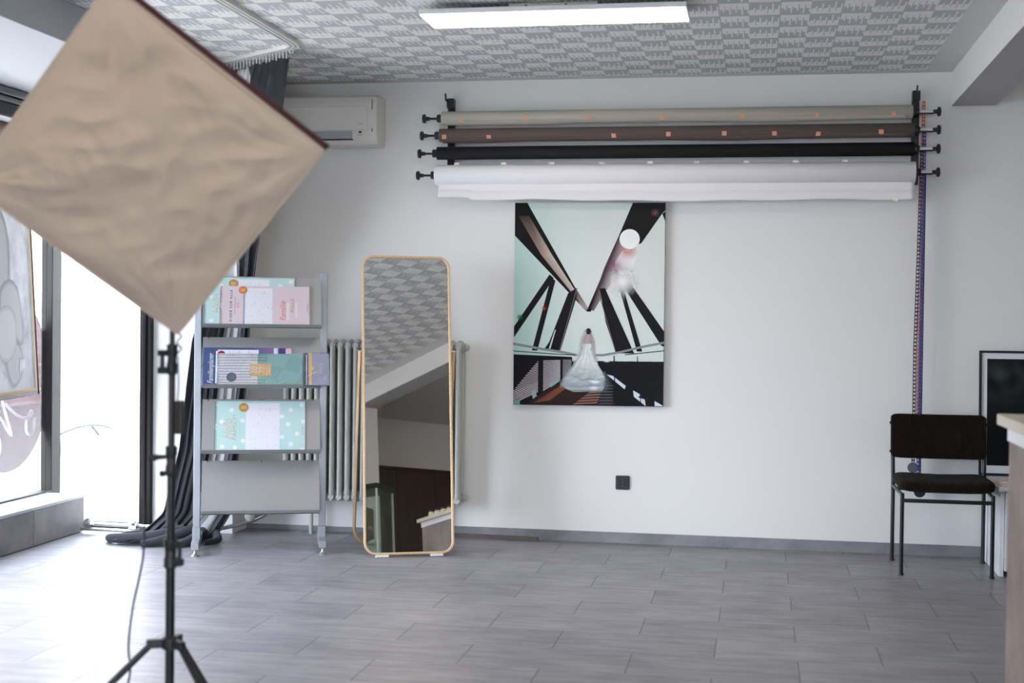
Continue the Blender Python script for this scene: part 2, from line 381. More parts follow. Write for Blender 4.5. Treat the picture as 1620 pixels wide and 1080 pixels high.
# ================================================================== THE ROOM
WY = 8.02; CZ = 2.71
fl = MB().box(-4.3, -3.2, -.1, 4.2, 8.3, 0); struct('floor', fl, MT['floor'])
struct('ceiling', MB().box(-4.3, -3.2, CZ, 4.2, 8.3, CZ+.1), MT['ceiling'])
struct('wall_back', MB().box(-3.07, WY, 0, 4.2, WY+.2, CZ), MT['wall'])
struct('wall_pier', MB().box(-3.58, 7.78, 0, -3.07, 8.22, 2.52), MT['wall'])
struct('wall_right', MB().box(4.0, .2, 0, 4.2, WY, CZ), MT['wall'])
struct('wall_front', MB().box(-4.2, -3.2, 0, -1.15, -3.0, CZ).box(-1.15, -3.2, 2.45, 1.05, -3.0, CZ), MT['wall'])
struct('wall_front_right', MB().box(1.285, .2, 0, 4.0, .4, CZ), MT['wall'])
struct('wall_partition', MB().box(1.05, -3.0, 0, 1.285, 1.43, 2.52), MT['wall'], bevel=.004)
pan = MB().box(1.285, .4, .0, 4.0, .425, 2.12).box(1.285, .4, 2.12, 4.0, .44, 2.15); struct('trim_1', pan, MT['panelwood'])
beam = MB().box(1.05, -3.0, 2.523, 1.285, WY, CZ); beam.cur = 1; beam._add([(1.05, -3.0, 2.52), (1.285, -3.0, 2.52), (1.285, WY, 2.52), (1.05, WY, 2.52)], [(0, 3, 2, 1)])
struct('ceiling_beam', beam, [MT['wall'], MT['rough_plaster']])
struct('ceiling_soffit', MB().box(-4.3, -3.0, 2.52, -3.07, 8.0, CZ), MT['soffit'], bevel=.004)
struct('wall_left', MB().box(-4.32, -3.2, 2.37, -4.2, 7.86, 2.52).box(-4.32, -3.2, -.3, -4.2, 7.86, .17).box(-4.32, -3.2, .17, -4.2, 3.85, 2.37), MT['wall'])
struct('baseboard_back', MB().box(-3.07, WY-.011, 0, -1.85, WY, .03).box(-1.85, WY-.012, .0, 1.27, WY, .062), MT['base'])

# glazing: long side window over the bench, glazed end door beside the pier
f = MB()
for y in (3.88, 5.72): f.box(-4.25, y-.035, .2, -4.18, y+.035, 2.27)
f.box(-4.27, 3.85, .19, -4.19, 7.7, .235); f.box(-4.27, 3.85, 2.25, -4.19, 7.7, 2.275)
win1 = struct('window_1', f, MT['winframe'], bevel=.004)
g = MB().box(-4.264, 3.85, .22, -4.260, 7.72, 2.26).build('pane', MT['glass'], win1)
head = MB().box(-4.26, 3.85, 2.27, -4.17, 7.78, 2.375).build('window_header', MT['brownwood'], win1, bevel=.003)
c = MB().box(-4.268, 7.70, 0, -4.232, 7.79, 2.52).box(-4.228, 7.69, 0, -4.19, 7.80, 2.52); c.build('corner_post', MT['winframe'], win1, bevel=.004)
f = MB().box(-4.19, 7.75, 0, -3.58, 7.82, .045).box(-3.652, 7.745, .0, -3.58, 7.82, 2.52).box(-4.19, 7.75, 2.40, -3.65, 7.82, 2.52).box(-3.632, 7.733, .0, -3.608, 7.745, 2.5)
win2 = struct('window_2', f, MT['winframe'], bevel=.004)
MB().box(-4.19, 7.783, .045, -3.652, 7.787, 2.40).build('pane', MT['glass'], win2)

f = MB().box(-1.15, -3.14, 0, 1.05, -3.06, .05).box(-1.15, -3.14, 2.40, 1.05, -3.06, 2.45)
for x in (-1.15, -.09, .99): f.box(x, -3.14, 0, x+.06, -3.06, 2.45)
win3 = struct('window_3', f, MT['winframe'], bevel=.004); MB().box(-1.09, -3.102, .05, .99, -3.098, 2.40).build('pane', MT['glass'], win3)

# bench (tiled heater casing) along the side window
t = thing('window_bench', 'low dark grey tiled bench under the side window with pale top', 'bench', (-4.08, 6, 0))
MB().box(-4.2, -2.9, 0, -3.965, 7.62, .205).build('body', MT['bench'], t, world=True)
pl = []
for y0, y1 in ((7.06, 7.64), (6.0, 7.055), (4.9, 5.995), (3.8, 4.895), (2.7, 3.795), (1.6, 2.695)):
    MB().box(-3.966, y0, .006, -3.951, y1, .206).build('front_panel', MT['bench'], t, world=True, bevel=.0015)
MB().box(-4.2, -2.9, .206, -3.945, 7.645, .224).build('top_slab', MT['bench_top'], t, world=True, bevel=.002)
gr = MB()
for k in range(60): gr.box(-4.13, 5.6+.03*k, .2238, -4.02, 5.615+.03*k, .2265)
for x in (-4.13, -4.075, -4.022): gr.box(x, 5.6, .2238, x+.006, 7.4, .227)
gr.build('vent_grille', MT['grille'], t, world=True)

# stacked venetian blind
t = thing('venetian_blind', 'grey venetian blind drawn up in a stack above the side window', 'blind', (-4.05, 5, 2.4))
MB().box(-4.11, -2.5, 2.475, -3.975, 7.66, 2.515).build('head_rail', mat('grey_blind_metal', (.13, .13, .14), .4, .5), t, world=True, bevel=.004)
BM = bpy.data.materials['grey_blind_metal']
MB().box(-4.10, -2.5, 2.44, -3.985, 7.66, 2.467).build('valance', BM, t, world=True, bevel=.004)
sl = MB()
for k in range(9): sl.box(-4.10, -2.5, 2.375+.0068*k, -4.0, 7.64, 2.378+.0068*k)
sl.build('slats', BM, t, world=True); MB().box(-4.105, -2.5, 2.358, -3.995, 7.64, 2.37).build('bottom_rail', BM, t, world=True, bevel=.003)
for y in (7.15, 5.2, 3.2): MB().tube((-3.99, y, 2.36), (-3.99, y, 2.5), .0012, 6).build('lift_cord', MT['bead'], t, world=True)
for i, (a, b) in enumerate((((-4.127, 7.72, 2.4), (-4.127, 7.72, .24)), ((-4.09, 7.68, 2.4), (-4.06, 7.70, .26)))):
    m = MB(); a = Vector(a); b = Vector(b)
    for k in range(110):
        p = a.lerp(b, k/109); m.lathe(p-Vector((0, 0, .003)), (0, 0, 1), [(0, .0005), (.001, .0024), (.005, .0024), (.006, .0005)], 6)
    m.path([a, b], .0006, 4)
    tag(m.build('bead_chain', MT['bead'], smooth=40), ('clear bead chain hanging by the corner post of the glazing', 'slanting clear bead chain hanging in front of the glazed end panel')[i], 'blind chain')

# ------------------------------------------------------------------ outside
struct('ground', MB().box(-30, -15, -.35, -4.32, 40, -.25).box(-4.32, 8.3, -.35, 12, 40, -.25).box(-4.32, -30, -.35, 12, -3.2, -.25), MT['asphalt'])
tag(MB().box(-12.2, 6, -.3, -12, 34, 7).build('brick_building', MT['brick']), 'brick building across the street seen through the tinted window sticker', 'building')
tag(MB().box(-12, 24, -.3, 6, 24.3, 6).build('rendered_building', MT['house']), 'pale rendered building front beyond the glazed end panel', 'building')
arc = MB(); arc.path([(-4.831-.28+.56*k/16, 9.5, .40+.077*math.sin(PI*k/16)) for k in range(17)], .007, 6)
arc.path([(-5.1, 9.5, .40), (-5.12, 9.5, -.25)], .003, 6); arc.path([(-4.55, 9.5, .40), (-4.53, 9.5, -.25)], .003, 6)
arc.quadbox((-4.86, 9.48, .47), (-4.835, 9.48, .47), (-4.775, 9.48, .40), (-4.80, 9.48, .40), (0, .01, 0))
tag(arc.build('wire_arch', mat('pale_green_wire', (.03, .04, .045), .5, .3)), 'thin arched wire rack outside the glazed end panel', 'rack')

# tinted round sticker with script strokes on the side window
fr = lambda a, b: (-4.2585, a, b)
cy, cz, R_ = 7.31, .90, .47
seg = [(cy+R_*math.cos(2*PI*k/64), cz+.52*math.sin(2*PI*k/64)) for k in range(64)]
def sticker_mat(name, trc, dif, f):
    m = bpy.data.materials.new(name); m.use_nodes = True; nt = m.node_tree; nt.nodes.remove(nt.nodes['Principled BSDF'])
    t = nt.nodes.new('ShaderNodeBsdfTransparent'); t.inputs[0].default_value = (*trc, 1); d = nt.nodes.new('ShaderNodeBsdfTranslucent'); d.inputs[0].default_value = (*dif, 1)
    mx = nt.nodes.new('ShaderNodeMixShader'); mx.inputs[0].default_value = f
    nt.links.new(t.outputs[0], mx.inputs[1]); nt.links.new(d.outputs[0], mx.inputs[2]); nt.links.new(mx.outputs[0], nt.nodes['Material Output'].inputs[0]); return m
m = MB(); m.prism(seg, fr, (.0004, 0, 0))
t = thing('window_sticker', 'round grey tinted sticker with white script on the side window', 'sticker', (-4.2105, cy, cz))
m.build('disc', sticker_mat('tinted_film', (.36, .35, .36), (.2, .19, .2), .10), t, world=True)
def smooth_pts(P, n=6):
    out = []
    for i in range(len(P)-1):
        p0 = Vector(P[max(i-1, 0)]); p1 = Vector(P[i]); p2 = Vector(P[i+1]); p3 = Vector(P[min(i+2, len(P)-1)])
        for k in range(n):
            t_ = k/n; out.append(tuple(.5*((2*p1)+(p2-p0)*t_+(2*p0-5*p1+4*p2-p3)*t_**2+(-p0+3*p1-3*p2+p3)*t_**3)))
    out.append(tuple(P[-1])); return out
sc_ = MB()
for S in ([(7.19, .95), (7.235, .80), (7.285, .70), (7.335, .595), (7.30, .62), (7.233, .688), (7.195, .705), (7.172, .66), (7.195, .60), (7.215, .54), (7.20, .49), (7.165, .485), (7.10, .52)],
          [(7.27, .78), (7.33, .74), (7.40, .705), (7.48, .685), (7.545, .69), (7.565, .71), (7.552, .722), (7.53, .70), (7.50, .655), (7.505, .60), (7.535, .582), (7.575, .60), (7.598, .68)]):
    sc_.path([(-4.25, *p) for p in smooth_pts(S)], .0085, 8)
sc_.build('script_strokes', sticker_mat('white_film', (.9, .9, .9), (.9, .9, .9), .4), t, world=True, smooth=40)

# baby photograph on a stretcher, hanging in the side window
TL, BR_ = (6.5, 0), (7.19, 0)
rot = math.radians(-3.4)
ox, oy, oz = -4.0, 7.19, .846            # lower corner nearest the pier
yv = Vector((.16, -1, 0)).normalized()     # along the lower edge, towards the camera
yv = Vector((yv.x, yv.y, -.004)).normalized(); zv = Vector((0, -.107*1, 1)).normalized(); nv = Vector((1, .16, .02)).normalized()
PW, PH = .78, 1.1
def bf(a, b): return Vector((ox, oy, oz))+yv*a+zv*b
t = thing('baby_photo_canvas', 'black and white baby photograph stretched on pine bars hanging in the side window', 'photograph', (ox, oy, oz))
pr = Print(bf, nv, .0)
cfur = rgb(176, 178, 180)
nx, nz = 18, 30
for i in range(nx):
    for j in range(nz):
        a0, a1, b0, b1 = [q for q in (.025+(PW-.05)*i/nx, .025+(PW-.05)*(i+1)/nx, .02+(PH-.04)*j/nz, .02+(PH-.04)*(j+1)/nz)]
        cs = []
        for (a, b) in ((a0, b0), (a1, b0), (a1, b1), (a0, b1)):
            v = noise.noise(Vector((a*9, b*7, 1)))*.5+noise.noise(Vector((a*30, b*18, 4)))*.35
            q = .42+.2*v; cs.append((q, q*1.01, q*1.02))
        pr.poly([(a0, b0), (a1, b0), (a1, b1), (a0, b1)], None, cs); pr.z = 0
pr.up()
for k in range(330):   # fur tufts
    a = random.uniform(.03, .75); b = random.uniform(.03, 1.05); an = random.uniform(.2, 1.5)+PI*random.choice((0, 0, 1)); L = random.uniform(.03, .08)
    q = random.uniform(.28, .72); pts = smooth_pts([(a, b), (a+L*.5*math.cos(an), b+L*.5*math.sin(an)), (a+L*math.cos(an+.5), b+L*math.sin(an+.5))], 3)
    pts = [(min(max(p[0], .027), .75), min(max(p[1], .022), 1.07)) for p in pts]
    pr.stroke(pts, random.uniform(.0015, .004), (q, q, q*1.02))
pr.up()
def blob(pts, ca, cb):
    P = smooth_pts(pts+[pts[0]], 5)[:-1]; cx = sum(p[0] for p in P)/len(P); cyy = sum(p[1] for p in P)/len(P); pr.up()
    for i in range(len(P)):
        p, q = P[i], P[(i+1) % len(P)]; m1 = (cx+(p[0]-cx)*.8, cyy+(p[1]-cyy)*.8); m2 = (cx+(q[0]-cx)*.8, cyy+(q[1]-cyy)*.8)
        pr.poly([p, q, m2, m1], None, [cb, cb, ca, ca]); pr.poly([m1, m2, (cx, cyy)], None, [ca, ca, ca])
lt = (.66, .66, .67); sh = (.36, .36, .37)
blob([(.36, .62), (.34, .85), (.42, 1.0), (.58, 1.04), (.72, .95), (.74, .70), (.6, .56), (.45, .54)], lt, sh)      # body
blob([(.20, .42), (.24, .58), (.34, .64), (.48, .60), (.52, .48), (.42, .50), (.33, .46), (.28, .30), (.20, .30)], (.70, .70, .71), sh)   # arm
blob([(.26, .10), (.22, .22), (.28, .30), (.40, .30), (.46, .18), (.38, .06)], lt, sh)                               # leg
blob([(.30, .30), (.30, .44), (.40, .5), (.55, .46), (.6, .3), (.5, .2), (.36, .22)], (.80, .80, .80), (.55, .55, .55))
for k in range(4): blob([(.205+.02*k, .155-.01*k), (.20+.02*k, .20), (.215+.02*k, .21), (.222+.02*k, .155-.01*k)], (.88, .88, .88), sh)
pr.rect(.028, .022, .05, PH-.03, rgb(206, 176, 128)); pr.rect(.028, .022, PW-.03, .038, rgb(206, 176, 128))
pr.build('print', MT['canvas_print'], t, world=True)
e = MB(); th = -nv*.03
for (a0, b0, a1, b1) in ((0, 0, PW, .03), (0, PH-.03, PW, PH), (0, .03, .03, PH-.03), (PW-.03, .03, PW, PH-.03)): e.quadbox(bf(a0, b0)-nv*.002, bf(a1, b0)-nv*.002, bf(a1, b1)-nv*.002, bf(a0, b1)-nv*.002, th)
e.build('stretcher_bars', mat('canvas_edge', (.5, .5, .52), .8), t, world=True)
e = MB(); e.path([bf(0, 0), bf(PW, 0), bf(PW, PH), bf(0, PH)], .006, 4, closed=True); e.build('edge_frame', mat('dark_canvas_edge', (.12, .11, .12), .6), t, world=True)
for aw, yw in ((.2, 6.9), (.6, 6.45)): e = MB(); e.path([bf(aw, PH), (-4.02, yw, 2.345)], .001, 5); e.build('hanging_wire', MT['steel'], t, world=True)

# ------------------------------------------------------------------ back wall things
# air conditioner
t = thing('air_conditioner', 'off-white split air conditioner high on the wall beside the curtain', 'air conditioner', (-2.62, WY, 2.33))
x0, x1 = -3.03, -2.215
prof = [(8.018, 2.318), (7.86, 2.322), (7.832, 2.34), (7.82, 2.40), (7.822, 2.56), (7.84, 2.60), (7.88, 2.612), (8.018, 2.612)]
m = MB(); m.prism(prof, lambda a, b: (x0, a, b), (x1-x0, 0, 0)); m.build('body', MT['whitep'], t, world=True, bevel=.012, seg=3)
MB().box(x0+.02, 7.812, 2.402, x1-.055, 7.832, 2.540).build('front_panel', MT['whitep'], t, world=True, bevel=.004)
MB().box(x0+.05, 7.826, 2.543, x1-.12, 7.832, 2.556).build('air_slot', MT['blackp'], t, world=True)
MB().box(x0+.05, 7.815, 2.352, x1-.15, 7.834, 2.396).build('louvre', mat('grey_louvre', (.4, .4, .41), .4), t, world=True, bevel=.003)
MB().box(x0+.05, 7.822, 2.343, x1-.145, 7.836, 2.349).build('outlet_gap', MT['blackp'], t, world=True)
MB().box(x1-.108, 7.819, 2.383, x1-.092, 7.824, 2.394).build('sensor_window', MT['blackp'], t, world=True)
pr = Print(lambda a, b: (a, 7.8115, b), (0, -1, 0)); pr.text('Inverter', -2.325, 2.434, -2.292, 2.442, (.12, .12, .12), rot=False)
pr.build('lettering', MT['printm'], t, world=True)
for nm, (xa, za, xb, zb) in (('energy_label', (-2.245, 2.39, -2.238, 2.41)), ('side_label', (-2.246, 2.52, -2.24, 2.58)), ('panel_mark', (-2.33, 2.371, -2.30, 2.373))):
    pr = Print(lambda a, b: (a, 7.8195, b), (0, -1, 0)); pr.rect(xa, za, xb, zb, (.15, .16, .16)); pr.build(nm, MT['printm'], t, world=True)

# radiator
t = thing('column_radiator', 'old grey-white column radiator on the wall behind the mirror', 'radiator', (-2.2, 7.9, .19))
xs = [-1.715-.0478*k for k in range(23)]
for x in xs:
    m = MB()
    for yy in (7.855, 7.955):
        m.path([(x, yy, .21), (x, yy, .24), (x, yy, 1.12), (x, yy, 1.155)], [.012, .0165, .0165, .012], 10)
    m.path([(x, 7.84, .235), (x, 7.905, .222), (x, 7.97, .235)], [.018, .022, .018], 10)
    m.path([(x, 7.84, 1.135), (x, 7.905, 1.150), (x, 7.97, 1.135)], [.018, .022, .018], 10)
    m.lathe((x-.0235, 7.905, 1.13), (1, 0, 0), [(0, .024), (.047, .024)], 12); m.lathe((x-.0235, 7.905, .245), (1, 0, 0), [(0, .024), (.047, .024)], 12)
    m.box(x-.0045, 7.86, .23, x+.0045, 7.95, 1.14)
    m.build('section', MT['rad'], t, world=True, smooth=50)
for z in (1.13, .245):
    m = MB(); m.lathe((-1.69, 7.905, z), (1, 0, 0), [(0, .022), (.008, .024), (.012, .017), (.022, .016), (.028, .010)], 8); m.build('end_plug', MT['rad'], t, world=True)
m = MB(); m.lathe((-2.80, 7.905, .245), (-1, 0, 0), [(0, .02), (.05, .02), (.055, .03), (.09, .032), (.1, .02)], 14); m.build('valve_head', MT['whitep'], t, world=True, smooth=40)
for x in (-2.6, -1.9):
    MB().box(x-.01, 7.95, .6, x+.01, WY, .62).build('wall_bracket', MT['rad'], t, world=True)
for x in (-2.62, -1.86): MB().tube((x, 7.9, 0), (x, 7.9, .22), .012, 10).build('foot', MT['rad'], t, world=True, smooth=40)

# heating pipes on the floor
t = thing('heating_pipes', 'chrome heating pipes running low along the floor past the curtain', 'pipe', (-3.2, 7.7, 0))
MB().path([(-3.93, 7.60, .055), (-3.35, 7.60, .05), (-3.17, 7.61, .05), (-3.09, 7.66, .05), (-3.03, 7.76, .055), (-2.98, 7.9, .07), (-2.92, 7.92, .1), (-2.90, 7.91, .2)], .0125, 12).build('pipe', MT['steel'], t, world=True, smooth=50)
MB().path([(-3.93, 7.565, .03), (-3.60, 7.56, .028), (-3.45, 7.555, .028)], .0105, 12).build('pipe', MT['steel'], t, world=True, smooth=50)
for x, y, z in ((-3.885, 7.58, .04), (-3.60, 7.575, .045)):
    m = MB(); m.lathe((x-.03, y, z), (1, 0, 0), [(0, .016), (.01, .026), (.05, .026), (.06, .016)], 8); m.lathe((x, y, z), (0, -.6, 1), [(0, .012), (.04, .012), (.042, .02), (.05, .02)], 8)
    m.build('valve', MT['chrome'], t, world=True, smooth=35)
m = MB(); m.lathe((-2.99, 7.85, .07), (0, 0, 1), [(0, .018), (.02, .03), (.06, .03), (.065, .02)], 12); m.build('valve', MT['whitep'], t, world=True, smooth=35)

# socket
t = thing('wall_socket', 'black square power socket low on the white wall', 'socket', (-.762, WY, .354))
sx, sz = -.762, .354
m = MB(); P = [(sx+p[0], sz+p[1]) for p in rrect(.082, .082, .007)]; m.prism(P, lambda a, b: (a, WY-.001, b), (0, -.009, 0)); m.build('frame', MT['blackp'], t, world=True, bevel=.003)
m = MB(); m.prism([(sx+p[0], sz+p[1]) for p in rrect(.058, .058, .004)], lambda a, b: (a, WY-.009, b), (0, -.003, 0)); m.build('cover', MT['blackp'], t, world=True, bevel=.001)
m = MB(); m.lathe((sx, WY-.0125, sz), (0, 1, 0), [(0, .0215), (0, .0195), (.006, .0195), (.0061, .001)], 28); m.build('well', mat('socket_well', (.005, .005, .006), .3), t, world=True, smooth=40)
m = MB(); m.box(sx-.0015, WY-.0145, sz+.0165, sx+.0015, WY-.010, sz+.0195).box(sx-.0015, WY-.0145, sz-.0205, sx+.0015, WY-.010, sz-.0165).lathe((sx, WY-.013, sz), (0, 1, 0), [(0, .0016), (.004, .0016)], 8)
m.build('contacts', MT['chrome'], t, world=True)

# wedding photograph panel
t = thing('wedding_photo_panel', 'tall photograph of a bride in white on a steel bridge hung on the wall', 'picture', (-.97, 7.99, .8))
A = Vector((-1.414, 7.985, 1.985)); B_ = Vector((-.533, 7.985, 1.983)); Cc = Vector((-.531, 7.985, .805)); D_ = Vector((-1.411, 7.985, .797))
def pic(a, b):   # a: 0..750 left-right, b: 0..1020 top-down (as read off the picture)
    u = a/750; v = b/1020; return (A.lerp(B_, u)).lerp(D_.lerp(Cc, u), v)
m = MB(); m.quadbox(A, D_, Cc, B_, (0, .03, 0)); m.build('board', mat('dark_board_edge', (.08, .09, .09), .6), t, world=True)
pr = Print(pic, (0, -1, 0), .0003, .00016)
def sky(a, b):
    teal = Vector(s2l((.60, .77, .74))); pale = Vector(s2l((.80, .85, .82))); wh = Vector(s2l((.88, .88, .86)))
    d = math.hypot(a-560, b-330)/480; c = wh.lerp(pale, min(d, 1)); c = c.lerp(teal, max(0, min(1, (230-a)/330+(b-100)/2500))*.75)
    n_ = noise.noise(Vector((a/120, b/70, 2)))*.5+noise.noise(Vector((a/45, b/30, 5)))*.3
    q = max(0, n_)*(.5 if (b < 180 or b > 560) else .1); return tuple(c.lerp(Vector((.8, .8, .78)), min(q, .8)))
N1, N2 = 24, 30
for i in range(N1):
    for j in range(N2):
        q = [(750*(i+di)/N1, 800*(j+dj)/N2) for di, dj in ((0, 0), (1, 0), (1, 1), (0, 1))]; z = pr.z; pr.poly(q, None, [sky(*p) for p in q]); pr.z = z
dk = rgb(17, 15, 16); dk2 = rgb(10, 9, 10)
pr.rect(0, 795, 750, 1020, dk2); pr.up()
fl_ = rgb(176, 160, 150)
# left great girder
pr.poly([(0, 0), (62, 0), (376, 545), (365, 545), (0, 165)], dk); pr.up()
pr.poly([(18, 66), (72, 66), (190, 263), (135, 263)], None, [rgb(52, 44, 42), rgb(66, 54, 50), rgb(196, 178, 166), rgb(150, 128, 116)]); pr.poly([(135, 263), (190, 263), (368, 533), (358, 533)], None, [rgb(150, 128, 116), rgb(196, 178, 166), rgb(222, 216, 210), rgb(186, 174, 168)]); pr.up()
pr.poly([(308, 425), (378, 535), (392, 542), (370, 548), (345, 528), (300, 455)], None, [rgb(60, 50, 50), rgb(170, 155, 150), rgb(20, 18, 18), rgb(40, 36, 36), rgb(170, 150, 140), rgb(60, 52, 50)])
# right great girder
pr.poly([(590, 0), (750, 0), (750, 38), (735, 54), (560, 310), (470, 420), (385, 548), (366, 545)], dk); pr.up()
pr.poly([(520, 170), (590, 240), (470, 430), (400, 545), (385, 530), (450, 330)], None, [rgb(50, 34, 40), rgb(240, 232, 228), rgb(170, 150, 150), rgb(120, 100, 100), rgb(40, 34, 36), rgb(120, 84, 100)]); pr.up()
pr.poly([(540, 240), (640, 200), (600, 300), (545, 400), (500, 420), (505, 300)], None, [(.75, .7, .7), (.8, .78, .76), (.86, .85, .82), (.8, .78, .76), (.5, .42, .44), (.62, .5, .55)]); pr.up()
pr.poly([(735, 55), (750, 42), (750, 92)], dk)
# struts
for P in ([(178, 360), (200, 380), (0, 680), (0, 625)], [(186, 375), (208, 392), (120, 745), (92, 745)], [(272, 455), (312, 430), (316, 470), (236, 745), (150, 745), (180, 700)],
          [(500, 330), (520, 340), (645, 745), (618, 745)], [(548, 420), (580, 400), (752, 645), (752, 720), (738, 715)], [(430, 430), (455, 425), (480, 480), (605, 755), (515, 755), (462, 600)]):
    pr.poly(P, dk)
pr.up(); pr.stroke([(316, 430), (232, 745)], 5, rgb(110, 95, 92)); pr.stroke([(424, 445), (512, 745)], 4, rgb(110, 92, 90)); pr.poly([(213, 640), (207, 640), (178, 735), (186, 735)], rgb(190, 205, 205))
# flare
def glow(cx, cy, r, col, a0, n=28, rings=9, p=2.0):
    z = pr.z; sm = lambda t_: a0*(t_*t_*(3-2*t_))
    for k in range(n):
        for j in range(rings):
            r0, r1 = r*j/rings, r*(j+1)/rings; t0, t1 = sm(1-j/rings), sm(1-(j+1)/rings); q0, q1 = 2*PI*k/n, 2*PI*(k+1)/n
            P = [(cx+r0*math.cos(q0), cy+r0*math.sin(q0)), (cx+r1*math.cos(q0), cy+r1*math.sin(q0)), (cx+r1*math.cos(q1), cy+r1*math.sin(q1)), (cx+r0*math.cos(q1), cy+r0*math.sin(q1))]
            if any(p_[0] > 750 or p_[1] < 0 for p_ in P): P = [(min(p_[0], 750), max(p_[1], 0)) for p_ in P]
            pr.z = z
            if j == 0: pr.poly(P[1:], None, [(*col, t1), (*col, t1), (*col, t0)]); continue
            pr.poly(P, None, [(*col, t0), (*col, t1), (*col, t1), (*col, t0)])
    pr.z = z; pr.up()
glow(570, 235, 60, rgb(225, 150, 130), .6); glow(500, 320, 48, rgb(150, 80, 130), .4); glow(542, 392, 95, (.90, .88, .86), 1.0)
pr.disc(576, 182, 50, (.93, .94, .92), 36); pr.up()
for k in range(14):
    a = 2*PI*k/14+.1; L = (70 if k % 3 else 110); w_ = .035
    pr.poly([(540, 395), (540+L*math.cos(a-w_), 395+L*math.sin(a-w_)), (540+L*math.cos(a+w_), 395+L*math.sin(a+w_))], None, [(.95, .93, .90, .8), (.95, .93, .90, 0), (.95, .93, .90, 0)])
pr.up(); glow(152, 532, 16, rgb(190, 60, 40), .9); glow(30, 578, 22, rgb(30, 130, 60), .8); glow(700, 50, 26, rgb(120, 84, 76), .8)
# rails
g1 = rgb(130, 138, 140)
pr.stroke([(0, 712), (150, 738), (250, 752), (312, 764)], 12, g1); pr.stroke([(750, 700), (640, 722), (540, 748), (450, 765), (312, 766)], 11, g1)
pr.stroke([(0, 748), (180, 760), (310, 766)], 4, dk2); pr.stroke([(750, 740), (560, 762)], 4, dk2); pr.up()
# slat railing with light between the slats
def lerp2(p, q, t_): return (p[0]+(q[0]-p[0])*t_, p[1]+(q[1]-p[1])*t_)
pr.poly([(0, 765), (295, 775), (298, 800), (235, 905), (0, 1020)], dk2); pr.up()
for k in range(20):
    f0 = k/19; L0 = (2, 840+172*f0); R0 = (128, 800+150*f0); R1 = (236, 793+100*f0); R2 = (292, 790+68*f0)
    s0 = max(0, min(.95, .95-f0*1.5)); a = lerp2(L0, R0, s0)
    pr.stroke([a, lerp2(L0, R0, .97)], 3.2 if s0 else 4, rgb(200, 190, 192)); pr.stroke([(152, R0[1]-3), R1], 3.4, rgb(188, 182, 186)); pr.stroke([(250, R1[1]-2), R2], 2.0, rgb(160, 155, 158))
pr.poly([(180, 915), (238, 880), (232, 900), (190, 930)], rgb(140, 165, 168)); pr.poly([(92, 955), (112, 945), (120, 975), (100, 990)], rgb(150, 170, 170)); pr.poly([(2, 1000), (34, 985), (34, 1018), (2, 1018)], rgb(110, 145, 148))
pr.up(); pr.poly([(60, 1018), (215, 915), (330, 920), (480, 935), (520, 1018)], rgb(42, 27, 23)); pr.up()
for k in range(7): pr.poly([(100+20*k, 1010-13*k), (120+20*k, 1000-13*k), (200+12*k, 985-9*k), (185+10*k, 996-8*k)], rgb(118, 66, 46))
for k in range(7): pr.poly([(300+18*k, 1015-14*k), (420+6*k, 1008-14*k), (430+4*k, 1000-14*k), (318+18*k, 1006-14*k)], rgb(138, 98, 86)); pr.poly([(430, 1012-15*k), (500, 1010-15*k), (505, 1005-15*k), (440, 1006-15*k)], rgb(70, 84, 88))
for P in ([(470, 862), (500, 868), (565, 918), (560, 935)], [(602, 940), (640, 962), (626, 975), (660, 985), (665, 1018), (606, 972)], [(708, 992), (748, 1014), (748, 1018), (710, 1018)]): pr.poly(P, rgb(205, 215, 225))
pr.stroke([(505, 768), (510, 900)], 5, (.005, .005, .005)); pr.stroke([(620, 770), (640, 1000)], 4, (.004, .004, .004)); pr.up()
# the bride: gown, back, hair, veil
def rows(R_, nb, na, colf):
    ys = [r[0] for r in R_]
    def edge(y):
        for q in range(len(R_)-1):
            if R_[q][0] <= y <= R_[q+1][0]:
                t_ = (y-R_[q][0])/(R_[q+1][0]-R_[q][0]); t_ = t_*t_*(3-2*t_)*.4+t_*.6; return R_[q][1]+(R_[q+1][1]-R_[q][1])*t_, R_[q][2]+(R_[q+1][2]-R_[q][2])*t_
        return R_[-1][1:]
    for j in range(nb):
        y0 = ys[0]+(ys[-1]-ys[0])*j/nb; y1 = ys[0]+(ys[-1]-ys[0])*(j+1)/nb; e0, e1 = edge(y0), edge(y1)
        for i in range(na):
            P = [(e0[0]+(e0[1]-e0[0])*i/na, y0, i/na), (e0[0]+(e0[1]-e0[0])*(i+1)/na, y0, (i+1)/na), (e1[0]+(e1[1]-e1[0])*(i+1)/na, y1, (i+1)/na), (e1[0]+(e1[1]-e1[0])*i/na, y1, i/na)]
            z = pr.z; pr.poly([p[:2] for p in P], None, [colf(*p) for p in P]); pr.z = z
    pr.up()
def veilc(a, b, u):
    e = min(1, min(u, 1-u)*5); v = noise.noise(Vector((u*9, b/160, 1)))*.12; q = .62+v-.12*(b > 860); return (q, q*1.03, q*1.02, (.30+.45*e+v)*(1 if b > 650 else .6))
def gownc(a, b, u):
    w = max(0, min(1, (b-790)/120)); top = Vector((.66, .69, .67)); low = Vector((.25, .31, .34)); c = top.lerp(low, w*.8)
    f_ = noise.noise(Vector((u*7+b/200, b/150, 6)))*.30*(1-w)+noise.noise(Vector((a/60, b/16, 9)))*.42*w+noise.noise(Vector((a/22, b/12, 3)))*.12
    hl = max(0, noise.noise(Vector((a/55+2, b/11, 14)))-.12)*(2.2 if a > 370 else .5)*w
    k_ = 1+f_; k_ *= (.72 if u < .04 or u > .97 else 1); k_ *= 1-.6*max(0, (b-935)/16); c = c*k_; c = c.lerp(Vector((.85, .87, .86)), min(.9, hl)); return (*c, 1)
